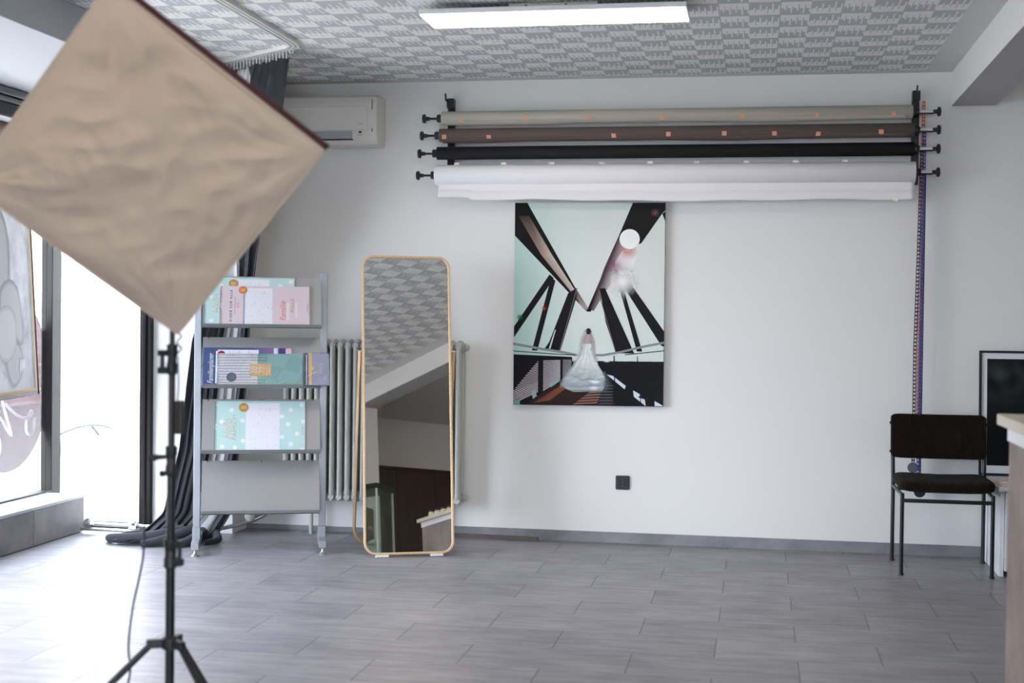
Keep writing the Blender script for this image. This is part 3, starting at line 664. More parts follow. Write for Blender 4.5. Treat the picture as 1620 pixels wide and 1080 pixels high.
def trainc(a, b, u): return (.10+.05*noise.noise(Vector((a/20, b/10, 2))), .13, .15, 1-u*.9)
rows([(846, 455, 466), (880, 455, 486), (920, 450, 503), (948, 440, 470)], 12, 8, trainc)
rows([(640, 352, 392), (700, 334, 402), (760, 328, 412), (820, 296, 430), (870, 258, 455), (905, 234, 462), (930, 236, 458)], 24, 16, veilc)
rows([(705, 349, 394), (738, 346, 392), (770, 338, 402), (807, 312, 424), (856, 280, 452), (886, 254, 463), (916, 240, 460), (935, 262, 455), (951, 300, 446)], 44, 34, gownc)
def skinc(a, b, u): e = abs(u-.5)*2; return (.47-.12*e, .37-.12*e, .34-.11*e, 1)
rows([(655, 366, 384), (668, 358, 392), (680, 345, 398), (694, 346, 397), (708, 350, 394)], 8, 8, skinc)
rows([(676, 341, 350), (700, 335, 346), (720, 334, 344), (736, 344, 352)], 8, 4, skinc); rows([(676, 390, 400), (700, 394, 405), (722, 396, 405), (738, 388, 398)], 8, 4, skinc)
rows([(630, 372, 380), (635, 365, 387), (645, 363, 389), (655, 366, 387), (661, 372, 383)], 8, 8, lambda a, b, u: (.022+.02*u, .010, .013, 1))
rows([(634, 358, 372), (650, 348, 372), (680, 336, 374), (720, 328, 366), (770, 322, 350)], 18, 8, lambda a, b, u: (.66, .70, .69, .55*(1-u)*min(1, u*8+.3)))
rows([(690, 392, 402), (740, 396, 412), (800, 404, 428)], 12, 5, lambda a, b, u: (.62, .66, .65, .4*(1-abs(u-.5)*1.6)))
for P in ([(284, 862), (310, 874), (330, 880), (350, 892), (380, 884), (410, 892), (440, 888)],): pr.stroke(smooth_pts(P, 5), 2, rgb(96, 112, 120))
pr.build('photo_print', MT['gloss_print'], t, world=True)

# ------------------------------------------------------------------ backdrop rolls
RB = [  # name colour, z, radius, x0, x1, label
    ('rollgrey', 2.474, .0385, -1.84, .828, 'warm grey paper backdrop roll, topmost of the four'),
    ('rollbrown', 2.374, .0385, -1.853, .838, 'dark brown paper backdrop roll, second from the top'),
    ('rollblack', 2.269, .038, -1.866, .838, 'black paper backdrop roll between the brown and the white ones'),
    ('rollwhite', 2.141, .0585, -1.874, .847, 'thick white paper backdrop roll, lowest of the four')]
RYY = 7.90
for x, lab in ((-1.806, 'black wall bracket at the knob-only left end of the rolls'), (.853, 'black wall bracket by the hanging chains, right end of the rolls')):
    t = thing('roll_bracket', lab, 'bracket', (x, WY, 2.3), group=None)
    s_ = 1
    MB().box(x-.02, 7.985, 2.08 if x > 0 else 2.09, x+.02, WY, 2.60).build('rail', MT['blackm'], t, world=True, bevel=.002)
    MB().box(x-.021, 7.955, 2.545, x+.021, 7.99, 2.60).build('top_clamp', MT['blackm'], t, world=True, bevel=.003)
    m = MB(); m.path([(x-.012, 7.955, 2.58), (x-.022 if x < 0 else x, 7.94, 2.585), (x-.024 if x < 0 else x+.002, 7.93, 2.625)], .005, 8); m.build('hook', MT['blackm'], t, world=True, smooth=40)
    for (_, z, *_r) in RB:
        m = MB(); m.box(x-.006, 7.91, z-.018, x+.006, 7.99, z+.006).lathe((x-.01, RYY, z-.004), (1, 0, 0), [(0, .02), (.02, .02)], 14)
        m.build('arm', MT['blackm'], t, world=True, bevel=.001)
TP = {0: [-1.717, -1.338, -.976, -.551, -.102, .31, .724], 1: [-1.818, -1.553, -.825, -.514, -.2, .078, .318, .658], 2: [], 3: [-1.752, -1.469, -1.186, -.892, -.62, -.351, -.074, .202, .469]}
for i, (mn, z, r, x0, x1, lab) in enumerate(RB):
    t = thing('backdrop_roll', lab, 'backdrop roll', (-.5, RYY, z), group='paper backdrop rolls on the wall')
    m = MB(); m.lathe((x0, RYY, z), (1, 0, 0), [(0, r*.55), (0, r-.001), (.001, r), (x1-x0-.001, r), (x1-x0, r-.001), (x1-x0, r*.55)], 40)
    m.build('paper_roll', MT[mn], t, world=True, smooth=50)
    # loose lower edge of the paper
    if i != 2:
        def fn(u, v, r=r, z=z, i=i):
            x = x0+.02+(x1-x0-.045)*u
            if i == 3:
                wv = (.004*math.sin(u*9)+.0025*math.sin(u*31+1))*v
                zb = 1.990-.006*u+(.016 if u < .07 else 0)
                zz = 2.115+(zb-2.115)*v+wv
                return (x+.02*u, RYY-.012-(.010 if v > .62 else 0)-.01*v, zz)
            a = -.5-1.05*v; sag = .006*v*max(0, math.sin(u*11+i))
            return (x, RYY-math.cos(a)*(r+.0018), z+math.sin(a)*(r+.0022)-sag)
        m = MB(); m.grid(fn, 120, 12); o = m.build('paper_end', MT[mn], t, world=True, smooth=60)
        md = o.modifiers.new('t', 'SOLIDIFY'); md.thickness = .0006
    m = MB(); m.lathe((x0-.012, RYY, z), (1, 0, 0), [(0, .008), (.0, .022), (.03, .022)], 16); m.build('end_cap', MT['blackp'], t, world=True, smooth=40)
    # left: short shaft with collar and knob; right: steel tube and knob
    xe = x0
    m = MB(); m.lathe((xe-.03, RYY, z), (1, 0, 0), [(0, .021), (.005, .024), (.022, .024), (.024, .016), (.04, .016)], 8); m.build('collar', MT['blackp'], t, world=True, bevel=.002)
    m = MB(); m.tube((xe-.10, RYY, z-.001), (xe-.02, RYY, z-.001), .0065, 10); m.build('shaft', MT['blackm'], t, world=True, smooth=40)
    def knob(x, d):
        m = MB(); m.lathe((x, RYY, z-.001), (d, 0, 0), [(0, .011), (.022, .012), (.026, .026), (.034, .027), (.041, .024), (.044, .012)], 18); return m.build('knob', MT['blackp'], t, world=True, smooth=45)
    knob(xe-.075, -1)
    m = MB(); m.lathe((x1-.005, RYY, z), (1, 0, 0), [(0, .024), (.02, .027), (.024, .02), (.035, .018)], 16); m.build('sprocket', MT['blackp'], t, world=True, smooth=40)
    m = MB(); m.tube((x1+.02, RYY, z+.001), (.938, RYY, z+.001), .0095, 14); m.build('tube', MT['silver'], t, world=True, smooth=40)
    m = MB(); m.tube((x1+.02, RYY, z-.009), (.938, RYY, z-.009), .006, 10); m.build('lower_rod', MT['blackm'], t, world=True, smooth=40)
    knob(.936, 1)
    for k, x in enumerate(TP[i]):
        a0 = {0: -.35, 1: -.42, 3: .95}[i]+random.uniform(-.12, .12); hgt = {0: .022, 1: .024, 3: .016}[i]; wd = .013
        tilt = random.uniform(-.1, .1)
        def fn(u, v):
            aa = a0+(v-.5)*hgt/r; return (x+(u-.5)*2*wd+tilt*(v-.5)*.03, RYY-math.cos(aa)*(r+.003), z+math.sin(aa)*(r+.003))
        if i == 3: fn = lambda u, v: (x+(u-.5)*.03+tilt*.1*v, RYY-.012+.004*v, z+r-.006+(.018+tilt*.03)*v+tilt*.1*(u-.5)*.2)
        m = MB(); m.grid(fn, 1, 5); m.build('tape', MT['tapew' if i == 3 else 'tape'], t, world=True, smooth=60)
    if i == 3:
        m = MB(); m.grid(lambda u, v: (.725+.028*u, RYY-.03-.008*math.sin(v*3), 2.005-.03*v+.004*math.sin(u*4)), 3, 6); m.build('torn_tape', MT['tapew'], t, world=True, smooth=60)

# operating chains
def chain(mn, x, y, ztop, zbot, lab, w_=.018, x2=None, step=.021):
    t = thing('roller_chain', lab, 'chain', (x, y, zbot), group='plastic roller chains at the right end of the rolls')
    m = MB(); x2 = x if x2 is None else x2; n = int((ztop-zbot)/step)
    pt = lambda k: (x+(x2-x)*min(1, k/n*1.6), y+.0008*math.sin(k*.9), ztop-(ztop-zbot)*k/n)
    for sd in (-1, 1): m.path([(pt(k)[0]+sd*w_*.37, pt(k)[1], pt(k)[2]) for k in range(n+1)], .0026, 6)
    for k in range(n+1):
        p = pt(k); m.box(p[0]-w_*.40, p[1]-.0022, p[2]-.0045, p[0]+w_*.40, p[1]+.0022, p[2]+.0045)
    m.build('ladder_links', MT[mn], t, world=True); return t
chain('orange', .893, 7.955, 2.535, .80, 'orange plastic ladder chain behind the blue one, reaching highest', x2=.888)
chain('blue', .896, 7.925, 2.36, .47, 'blue plastic ladder chain hanging beside the rolls, front-most', .02, x2=.893)
t = chain('blackp', .886, 7.94, 2.26, .52, 'black plastic ladder chain hanging left of the blue one', .018, x2=.866)
m = MB(); m.lathe((.865, 7.945, .50), (0, -1, 0), [(0, .028), (.012, .03), (.016, .028)], 24); m.lathe((.865, 7.94, .555), (0, 0, 1), [(0, .015), (.02, .018), (.05, .012)], 12)
m.build('chain_weight', mat('grey_weight', rgb(96, 98, 106), .5), t, world=True, smooth=40)
t2 = chain('blackp', .906, 7.965, 2.14, .40, 'black plastic ladder chain nearest the wall with a round black weight', .014, x2=.905)
m = MB(); m.lathe((.905, 7.96, .365), (0, -1, 0), [(0, .03), (.014, .032), (.018, .028)], 24); m.build('chain_weight', MT['blackp'], t2, world=True, smooth=40)

# loose baseboard strip on the floor
tag(MB().quadbox((-1.77, 7.995, .0), (-1.25, 7.955, .0), (-1.25, 7.975, .0), (-1.77, 8.005, .0), (0, 0, .022)).build('loose_baseboard_strip', mat('dull_brown_strip', rgb(92, 82, 78), .6)), 'thin brown strip lying loose on the floor along the skirting', 'strip')

# ------------------------------------------------------------------ ceiling lamp
def panel_lamp(x, y, lab, strength=None, rz=0):
    t = thing('ceiling_lamp', lab, 'lamp', (x, y, CZ), rz)
    MB().box(-.595, -.145, -.052, .595, .145, -.028).build('frame', MT['offwhite'], t, bevel=.004)
    MB().box(-.588, -.138, -.056, .588, .138, -.050).build('diffuser', MT['lens'], t)
    MB().box(-.20, -.07, -.03, .20, .07, 0).build('mounting_plate', MT['lampbox'], t, bevel=.002)
    for a in (-.12, .06): MB().tube((a, -.072, -.012), (a, -.067, -.012), .006, 8).build('screw', MT['blackp'], t)
    return t
panel_lamp(-.915, 6.135, 'long flat white light panel glowing on the tiled ceiling', rz=-.004)
t = thing('ceiling_lamp', 'added boxy fill lamp on the ceiling nearer the camera, out of view', 'lamp', (-1.3, 1.5, CZ))  # unseen lamp added to brighten the softbox front, ceiling and beam side
MB().box(-.62, -.16, -.03, .62, .16, 0).build('frame', MT['offwhite'], t, bevel=.004); MB().box(-.60, -.14, -.12, .60, .14, -.03).build('diffuser', MT['lens'], t, bevel=.01)
panel_lamp(2.6, 3.6, 'added flat fill light panel, out of view past the ceiling beam')  # extra panel added for warm room light past the beam

# ------------------------------------------------------------------ curtain rail and curtains
t = thing('curtain_rail', 'white L-shaped curtain rail on the ceiling', 'curtain rail', (-2.35, 6.85, CZ))
cor = [(-2.36, -1.5), (-2.36, 6.0), (-2.36, 6.72), (-2.372, 6.80), (-2.41, 6.865), (-2.48, 6.915), (-3.01, 7.30)]
sec = [(-.028, -.008), (.028, -.008), (.028, .010), (-.028, .010)]
MB().path([(a, b, CZ-.010) for a, b in cor], 1, sec=sec).build('rail', MT['whitep'], t, world=True)
for off in (-.012, .012):
    P = []
    for i, (a, b) in enumerate(cor):
        q0 = Vector(cor[max(i-1, 0)]); q1 = Vector(cor[min(i+1, len(cor)-1)]); d = (q1-q0).normalized(); P.append((a-d.y*off, b+d.x*off, CZ-.0182))
    MB().path(P, 1, sec=[(-.002, -.0008), (.002, -.0008), (.002, .0008), (-.002, .0008)]).build('groove', MT['alu_dark'], t, world=True)
for (a, b) in ((-2.36, 6.02), (-2.385, 6.80), (-3.0, 7.30)):
    m = MB(); m.path([(a, b, CZ-.018), (a, b, CZ-.032)], .0016, 6); m.path([(a+.011*math.sin(2*PI*k/14), b, CZ-.043+.011*math.cos(2*PI*k/14)) for k in range(14)], .0018, 6, closed=True)
    m.build('glider_ring', MT['bead'], t, world=True, smooth=40)
KEY = [(2.655, (-2.985, 7.285), (-2.435, 6.895)), (2.35, (-3.22, 7.58), (-2.53, 7.06)), (2.0, (-3.44, 7.70), (-2.66, 7.26)), (1.66, (-3.42, 7.70), (-2.795, 7.45)), (1.38, (-3.22, 7.56), (-2.865, 7.53)), (1.30, (-3.165, 7.50), (-2.875, 7.54)),
       (1.157, (-3.21, 7.50), (-2.885, 7.545)), (.88, (-3.245, 7.50), (-2.905, 7.55)), (.53, (-3.275, 7.47), (-2.945, 7.55)), (.17, (-3.35, 7.42), (-2.99, 7.54)), (.045, (-3.45, 7.36), (-3.03, 7.52)), (.018, (-3.57, 7.33), (-3.06, 7.45))]
def curt(u, v, np_, amp, ph):
    z = 2.655-(2.655-.018)*v
    for k in range(len(KEY)-1):
        if KEY[k][0] >= z >= KEY[k+1][0]-1e-6:
            t_ = (KEY[k][0]-z)/(KEY[k][0]-KEY[k+1][0]); break
    L = Vector(KEY[k][1]).lerp(Vector(KEY[k+1][1]), t_); R = Vector(KEY[k][2]).lerp(Vector(KEY[k+1][2]), t_)
    p = L.lerp(R, u); d = (R-L).normalized(); n = Vector((d.y, -d.x))
    wob = .25*math.sin(v*7+u*5); w_ = amp*(math.sin(2*PI*np_*u+ph+wob*3)+.35*math.sin(2*PI*np_*2.3*u+ph*2+v*3))
    p = p+n*w_+d*amp*.5*math.sin(4*PI*np_*u+ph)
    zz = z
    if v > .955: q = (v-.955)/.045; p = p+n*(.06+.05*math.sin(9*u))*q+d*(-.03*q); zz = max(.004, z-.01*q+.02*max(0, math.sin(2*PI*np_*u+1))*q)
    return (p.x, p.y, zz)
def uedge(e, v):
    if e in (0, 1.0): return e
    return (e-.22)+(.22)*min(1, v/.5) if e < .7 else (e-.38)+.38*min(1, v/.5)
def curtain_part(name, segs, m_, amp, np_, label, cat, yoff=0):
    t = thing(name, label, cat, (-3.1, 7.45, 0))
    for (ua, ub) in segs:
        m = MB(); m.grid(lambda u, v: tuple(Vector(curt(uedge(ua, v)+(uedge(ub, v)-uedge(ua, v))*u, v, np_, amp, .7))+Vector((0, yoff, 0))), int(110*(ub-ua))+10, 130)
        o = m.build('cloth_panel', m_, t, world=True, smooth=70); md = o.modifiers.new('t', 'SOLIDIFY'); md.thickness = .0015
    return t
tc = curtain_part('dark_curtain', [(0, .50), (.86, 1.0)], MT['curtain'], .017, 9, 'long dark grey curtain pooling on the floor behind the brochure rack', 'curtain')
ts = curtain_part('white_curtain', [(.46, .88)], MT['sheer'], .012, 7, 'narrow white curtain hanging between the folds of the dark curtain', 'curtain', .035)
# extra folds of the dark curtain lying on the floor
m = MB()
for (pts, r) in (([(-3.2, 7.38, .07), (-3.34, 7.30, .045), (-3.48, 7.28, .034), (-3.60, 7.29, .030), (-3.64, 7.34, .02)], .042), ([(-3.25, 7.42, .08), (-3.40, 7.38, .05), (-3.52, 7.37, .04), (-3.61, 7.38, .02)], .035), ([(-3.15, 7.40, .08), (-3.28, 7.26, .035), (-3.38, 7.20, .02)], .035), ([(-3.1, 7.42, .06), (-3.14, 7.30, .03), (-3.20, 7.22, .02)], .035), ([(-3.05, 7.46, .05), (-3.0, 7.38, .03), (-3.05, 7.30, .02)], .03)):
    P = smooth_pts([p for p in pts], 5); m.path(P, [r*(1-.55*k/len(P)) for k in range(len(P))], 14)
m.build('floor_folds', MT['curtain'], tc, world=True, smooth=70)
hk = MB()
for k in range(22):
    p = Vector(KEY[0][1]).lerp(Vector(KEY[0][2]), (k+.5)/22); hk.box(p.x-.002, p.y-.002, 2.650, p.x+.002, p.y+.002, 2.694)
hk.build('hooks', MT['bead'], tc, world=True)

# ------------------------------------------------------------------ brochure rack
O_ = Vector((-3.021, 7.131, 0)); RA = math.radians(20); RW = .683
RM = Matrix.Translation(O_) @ Matrix.Rotation(RA, 4, 'Z')
t = thing('brochure_rack', 'silver metal brochure rack with four sloping shelves by the curtain', 'rack', matrix=RM)
for x in (0, RW):
    MB().box(x-.019, -.018, .075, x+.019, .018, 1.545).build('post', MT['alu'], t, bevel=.003)
    b = MB().box(x-.021, -.165, .036, x+.021, .245, .078); b.box(x-.022, -.03, .07, x+.022, .022, .14); ft = b.build('foot', MT['alu'], t, bevel=.004)
    for y in (-.145, .225):
        m = MB(); m.lathe((x, y, 0), (0, 0, 1), [(0, .020), (.006, .021), (.014, .010), (.022, .006), (.038, .006)], 16); m.build('levelling_pad', MT['steel'], ft, smooth=40)
MB().box(.0, .0, 1.50, RW, .012, 1.515).build('cross_bar', MT['alu'], t); MB().box(.0, .0, .30, RW, .012, .33).build('cross_bar', MT['alu'], t)
SZ = [(1.24, 1.517), (.913, 1.182), (.557, .841), (.226, .502)]
ns = Vector((0, -.277, .12)).normalized()  # outward normal of a sloping shelf
SL = []
for zb, zt in SZ:
    a = Vector((.027, -.13, zb)); up_ = (Vector((.027, -.01, zt))-a); H = up_.length; up_.normalize(); nn = Vector((1, 0, 0)).cross(up_)
    SL.append((a, up_, nn, H))
    m = MB(); m.quadbox(a, a+Vector((.638, 0, 0)), a+Vector((.638, 0, 0))+up_*H, a+up_*H, -nn*.002)
    sh_ = m.build('shelf_panel', MT['alu_panel'], t, bevel=.0005)
    m = MB(); m.quadbox(a-up_*.004, a-up_*.004+Vector((.638, 0, 0)), a+Vector((.638, 0, 0))+up_*.0, a, nn*.02)
    m.quadbox(a+nn*.018-up_*.004, a+nn*.018+Vector((.638, 0, 0))-up_*.004, a+nn*.018+Vector((.638, 0, 0))+up_*.012, a+nn*.018+up_*.012, nn*.0016); m.build('lip', MT['alu_dark'], sh_)
    m = MB(); m.quadbox(a+up_*H, a+up_*H+Vector((.638, 0, 0)), a+up_*(H+.0)+Vector((.638, 0, 0))-nn*.016, a+up_*H-nn*.016, up_*.0015); m.build('top_fold', MT['alu'], sh_)
    for sx in (0, .638):
        P = a+Vector((sx, 0, 0)); q = P+up_*H
        m = MB(); m._add([P, q, q-Vector((0, -.012, 0)), Vector((P.x, -.002, P.z-.004)), P+Vector((.0015, 0, 0)), q+Vector((.0015, 0, 0)), q-Vector((-.0015, -.012, 0)), Vector((P.x+.0015, -.002, P.z-.004))], [(0, 1, 2, 3), (7, 6, 5, 4), (0, 4, 5, 1), (1, 5, 6, 2), (2, 6, 7, 3), (3, 7, 4, 0)])
        m.build('side_cheek', MT['alu'], sh_)
    for fx in (.03, .32, .60):
        m = MB(); m.lathe(a+up_*(H-.004)+Vector((fx, 0, 0)), nn, [(0, .004), (.003, .003)], 8); m.build('screw', MT['chrome'], sh_)

# calendars; local frame of each: X along the shelf, V up the slope, N out of it
def shelf_frame(k):
    a, u_, nn, H = SL[k]; m = Matrix(((1, u_.x, nn.x, a.x), (0, u_.y, nn.y, a.y), (0, u_.z, nn.z, a.z), (0, 0, 0, 1))); return RM @ m
XS = .640/187
def X(px): return (px-320)*XS
def vmap(k):
    yb, yt = ((516.5, 438.5), (611.5, 534), (715.5, 631.5), (812, 728.5))[k]; return lambda py: (yb-py)/(yb-yt)*SL[k][3]
def calendar(k, x0, x1, ytop, n0, label, base, draw, spiral=(.05, .05, .06), seal=None, group='family planners on the rack'):
    t = thing('wall_planner', label, 'calendar', matrix=shelf_frame(k), group=group); V = vmap(k); a0, a1 = X(x0), X(x1); h = V(ytop)
    fr_ = lambda a, b: Vector((a, b, n0+.004))
    MB().box(a0, .001, n0, a1, h, n0+.004).build('page_block', MT['offwhite'], t)
    pr = Print(fr_, (0, 0, 1), .00015, .00025); pr.rect(a0, .001, a1, h, base); pr.up(); draw(pr, X, V, a0, a1, h); pr.build('cover_print', MT['printm'], t)
    m = MB(); nr = int(h/.0068); gap = nr//2
    for i in range(nr):
        if abs(i-gap) < 3: continue
        yy = .004+.0068*i; m.path([(a0+.002+.006*math.cos(2*PI*j/8), yy+.0008*j/8, n0+.003+.006*math.sin(2*PI*j/8)) for j in range(8)], .0008, 4, closed=True)
    m.path([(a0-.003, h*.5-.018, n0+.004), (a0-.002, h*.5-.008, n0+.004), (a0+.004, h*.5, n0+.0075), (a0-.002, h*.5+.008, n0+.004), (a0-.003, h*.5+.018, n0+.004)], .0009, 5)
    m.build('wire_binding', mat('binding_wire', spiral, .35, .6), t)
    if seal:
        cx, cy_, r, col, c2 = seal; pr = Print(fr_, (0, 0, 1), .0022, .0002); pr.disc(X(cx), V(cy_), r, col, 32); pr.up(); pr.disc(X(cx), V(cy_), r*.88, c2, 32); pr.up(); pr.disc(X(cx), V(cy_), r*.83, col, 32); pr.up()
        for q in range(5): pr.rect(X(cx)-r*.55+q*r*.25, V(cy_)-r*(.35+.2*(q == 2)), X(cx)-r*.43+q*r*.25, V(cy_)+r*(.35+.15*(q % 2)), c2)
        pr.build('seal', MT['gloss_print'], t)
    return t
mint = rgb(172, 201, 198); gold = rgb(168, 118, 60); gold2 = rgb(215, 190, 140); white = rgb(213, 213, 219); lilac = rgb(150, 158, 182)
def grid_print(pr, a0, b0, a1, b1, col, lines=rgb(196, 198, 210)):
    pr.rect(a0, b0, a1, b1, col); pr.up()
    for i in range(1, 8): y = b0+(b1-b0)*i/8; pr.rect(a0, y-.0004, a1, y+.0004, lines)
    for i in range(0, 14): x = a0+(a1-a0)*i/14; pr.rect(x-.0003, b0, x+.0003, b1, lines)
    rr = random.Random(3)
    for i in range(26): x = a0+(a1-a0)*rr.random(); y = b0+(b1-b0)*rr.random()*.94; pr.rect(x, y, x+.0012, y+.009, rgb(128, 130, 145))
def draw_dots(top, pitchy):
    def d(pr, X, V, a0, a1, h):
        W = a1-a0
        for (u, v) in ((.0, .93), (.18, .83), (.07, .60), (.30, .62), (.31, .23), (.08, .12), (.22, .10), (.30, -.02), (.0, .02), (.84, .83), (.96, .93), (.81, .55), (.98, .60), (.91, .36), (.84, .16), (.97, .04), (.74, .70), (.74, .30)):
            cx, cyy, r = a0+W*u, h*v, .0125; P = [(min(max(cx+r*math.cos(2*PI*k/20), a0), a1), min(max(cyy+r*math.sin(2*PI*k/20), .001), h)) for k in range(20)]; pr.poly(P, white)
        pr.up(); grid_print(pr, a0+W*.335, .012, a0+W*.715, h-.010 if top else h-.012, white); pr.up()
        pr.text('Hello', a0+W*.085, h*.26, a0+W*.185, h*.66, rgb(190, 178, 160), shear=.35); pr.text('FAMILY!', a0+W*.19, h*.25, a0+W*.235, h*.73, rgb(176, 160, 138))
        pr.rect(a0+W*.27, h*.32, a0+W*.274, h*.62, rgb(150, 190, 188)); pr.rect(a0+W*.97, h*.33, a0+W*.975, h*.5, rgb(140, 165, 170))
    return d
calendar(0, 323, 464, 441, .003, 'mint family planner with white dots behind the pink planner, top shelf', mint, draw_dots(True, 0), seal=(367.5, 450.5, .0255, gold, gold2))
def draw_pink(pr, X, V, a0, a1, h):
    W = a1-a0; grid_print(pr, X(386), .006, X(429), h-.012, white); pr.up()
    pr.text('EINER FÜR ALLE', X(361.5), V(509), X(366), V(461), rgb(52, 46, 54), space=1.25)
    pr.text('FAMILIENPLANER', X(369.5), V(498), X(371.5), V(472), rgb(150, 120, 130), space=1.2); pr.text('2022', X(373), V(489), X(376), V(480), rgb(205, 130, 105))
    pr.rect(X(383), .004, X(385.5), h-.02, lilac)
    pr.text('Familie', X(441), V(507), X(450), V(477), rgb(200, 112, 80), shear=.3)
    for i in range(11): pr.rect(X(452), V(506)+.0095*i, X(455.5), V(506)+.0095*i+.0055, white); pr.rect(X(465), V(503)+.0085*i, X(468.5), V(503)+.0085*i+.005, white)
    pr.text('FÜLLE', X(457), V(494), X(463), V(473), rgb(205, 112, 72)); pr.rect(X(484), V(493), X(484.8), V(482), rgb(120, 112, 130))
calendar(0, 348, 487.5, 454.5, .009, 'dusty pink planner reading EINER FÜR ALLE, top shelf of the rack', rgb(199, 184, 190), draw_pink, seal=(382.5, 461, .023, rgb(190, 110, 60), rgb(232, 180, 130)))
def draw_blue(pr, X, V, a0, a1, h):
    n = 14
    for i in range(n):   # evening-sky fade and pier photograph on the right half
        c0 = Vector(rgb(74, 82, 140)).lerp(Vector(rgb(160, 110, 130)), i/n); pr.rect(X(400)+(X(461)-X(400))*i/n, .001, X(400)+(X(461)-X(400))*(i+1)/n+.0001, h, tuple(c0))
    pr.up(); pr.rect(X(432), .001, X(438), h-.002, rgb(196, 205, 216)); pr.rect(X(440), .001, X(450), h-.002, rgb(52, 60, 110)); pr.rect(X(451), .001, X(460), h-.004, rgb(200, 180, 190)); pr.up()
    pr.rect(X(341), V(606), X(344), V(556), rgb(205, 222, 240)); pr.rect(X(344), .01, X(408), V(554), white); pr.up()
    for i in range(12): pr.rect(X(346+5*i), V(560), X(348+5*i), V(556), (rgb(176, 182, 215), rgb(214, 196, 200), rgb(190, 215, 225))[i % 3])
    pr.text('Familienplaner', X(329), V(606), X(340), V(559), white, shear=.35); pr.text('2022', X(331.5), V(568), X(334.5), V(560), rgb(170, 190, 225))
calendar(1, 320.5, 461, 550.5, .003, 'blue planner with white script Familienplaner behind the striped one', rgb(62, 78, 120), draw_blue, spiral=(.6, .6, .62), seal=(349.5, 561.5, .022, rgb(150, 30, 45), rgb(200, 90, 80)))
def draw_stripe(pr, X, V, a0, a1, h):
    pr.rect(a0, .001, X(406.5), h, white); pr.up(); n = 12
    for i in range(n):
        y = .008+(h-.016)*i/(n-1); xe = X(421.5 if i in (0, 1, 2, 9, 10, 11) else 396); pr.stroke([(a0+.004, y), ((a0+xe)/2, y-.0012*(1-i/6)), (xe, y-.0022*(1-i/6))], .0024, rgb(38, 36, 46))
    pr.up(); pr.rect(X(394.5), V(595.5), X(428), V(576), rgb(214, 168, 96)); pr.up(); pr.text('20', X(396.5), V(591.5), X(406), V(580.5), white); pr.text('22', X(408), V(591.5), X(417.5), V(580.5), white)
    pr.text('Familien', X(419), V(594), X(422.5), V(579), rgb(245, 225, 190), shear=.3); pr.rect(X(424), V(592), X(424.6), V(579), rgb(245, 225, 190)); pr.rect(X(426), V(594), X(426.6), V(579), rgb(245, 225, 190))
    pr.stroke([(X(395), V(560)), (X(399), V(565)), (X(401), V(572))], .0012, rgb(160, 130, 120)); pr.stroke([(X(398), V(572)), (X(404), V(570))], .0012, rgb(160, 130, 120))
    pr.rect(X(475), V(591), X(476), V(581), rgb(170, 220, 212)); pr.up(); pr.disc(X(366), V(597), .0275, rgb(74, 84, 98), 32)
    for q in range(4): pr.rect(X(362)+q*.008, V(600), X(362)+q*.008+.003, V(594), rgb(100, 110, 122))
    pr.stroke([(X(436), V(608)), (X(452), V(601))], .0012, rgb(215, 235, 232)); pr.stroke([(X(420), V(607)), (X(422), V(600))], .0014, white)
tt = calendar(1, 344, 478, 560.5, .009, 'mint planner with black stripes and gold 2022 block, middle shelf', rgb(124, 172, 167), draw_stripe)
MB().box(X(343), .0005, .0145, X(479), SL[1][3]*.66, .0147).build('clear_wrap', MT['film'], tt)
# wrapped grey diary at the right end of that shelf
t = thing('wrapped_diary', 'small lilac-grey diary in clear wrap jutting past the right post', 'diary', matrix=shelf_frame(1)); V = vmap(1)
MB().box(X(486), .003, .022, X(520), V(562), .034).build('book', mat('lilac_cover', rgb(144, 146, 168), .5), t, bevel=.001)
pr = Print(lambda a, b: Vector((a, b, .0345)), (0, 0, 1), .0001, .0002); pr.rect(X(479.5), .003, X(486), V(561.5), rgb(52, 60, 78)); pr.rect(X(483), .004, X(484.3), V(564), white); pr.rect(X(488), .003, X(492), V(562), rgb(218, 172, 88)); pr.up()
pr.disc(X(492), V(585), .012, rgb(218, 172, 88)); pr.text('2022', X(504), V(594), X(508), V(577), rgb(200, 178, 150)); pr.stroke([(X(486), V(597)), (X(499), V(590))], .003, white); pr.stroke([(X(512), V(602)), (X(514), V(596))], .003, white)
pr.build('cover_print', MT['printm'], t)
MB().box(X(478.5), .001, .0215, X(521.5), V(560), .0355).build('clear_wrap', MT['film'], t)
MB().box(X(479), .0012, .010, X(485.9), V(561), .034).build('spine_block', MT['alu_dark'], t)
calendar(2, 341, 482.5, 635, .003, 'mint dotted planner reading Hello FAMILY! alone on the third shelf', mint, draw_dots(False, 0), seal=(385, 645, .0262, gold, gold2))

# ------------------------------------------------------------------ standing mirror
an, tt_ = math.radians(22.5), math.radians(9.1)
P0 = Vector((-1.848, 7.267, 0)); uu = Vector((math.cos(an), math.sin(an), 0)); nb = Vector((-math.sin(an), math.cos(an), 0)); ww = math.sin(tt_)*nb+math.cos(tt_)*Vector((0, 0, 1)); nf = uu.cross(ww)
MM = Matrix(((uu.x, ww.x, nf.x, P0.x), (uu.y, ww.y, nf.y, P0.y), (uu.z, ww.z, nf.z, P0.z), (0, 0, 0, 1)))
t = thing('standing_mirror', 'tall rounded standing mirror in a pale birch frame leaning back on its leg', 'mirror', matrix=MM)
WM_, HM_ = .497, 1.655; cyM = .014+HM_/2
m = MB(); m.prism([(a, b+cyM) for a, b in rrect(WM_-.02, HM_-.02, .058, 10)], lambda a, b: (a, b, -.004), (0, 0, .001)); m.build('mirror_glass', MT['mirror'], t)
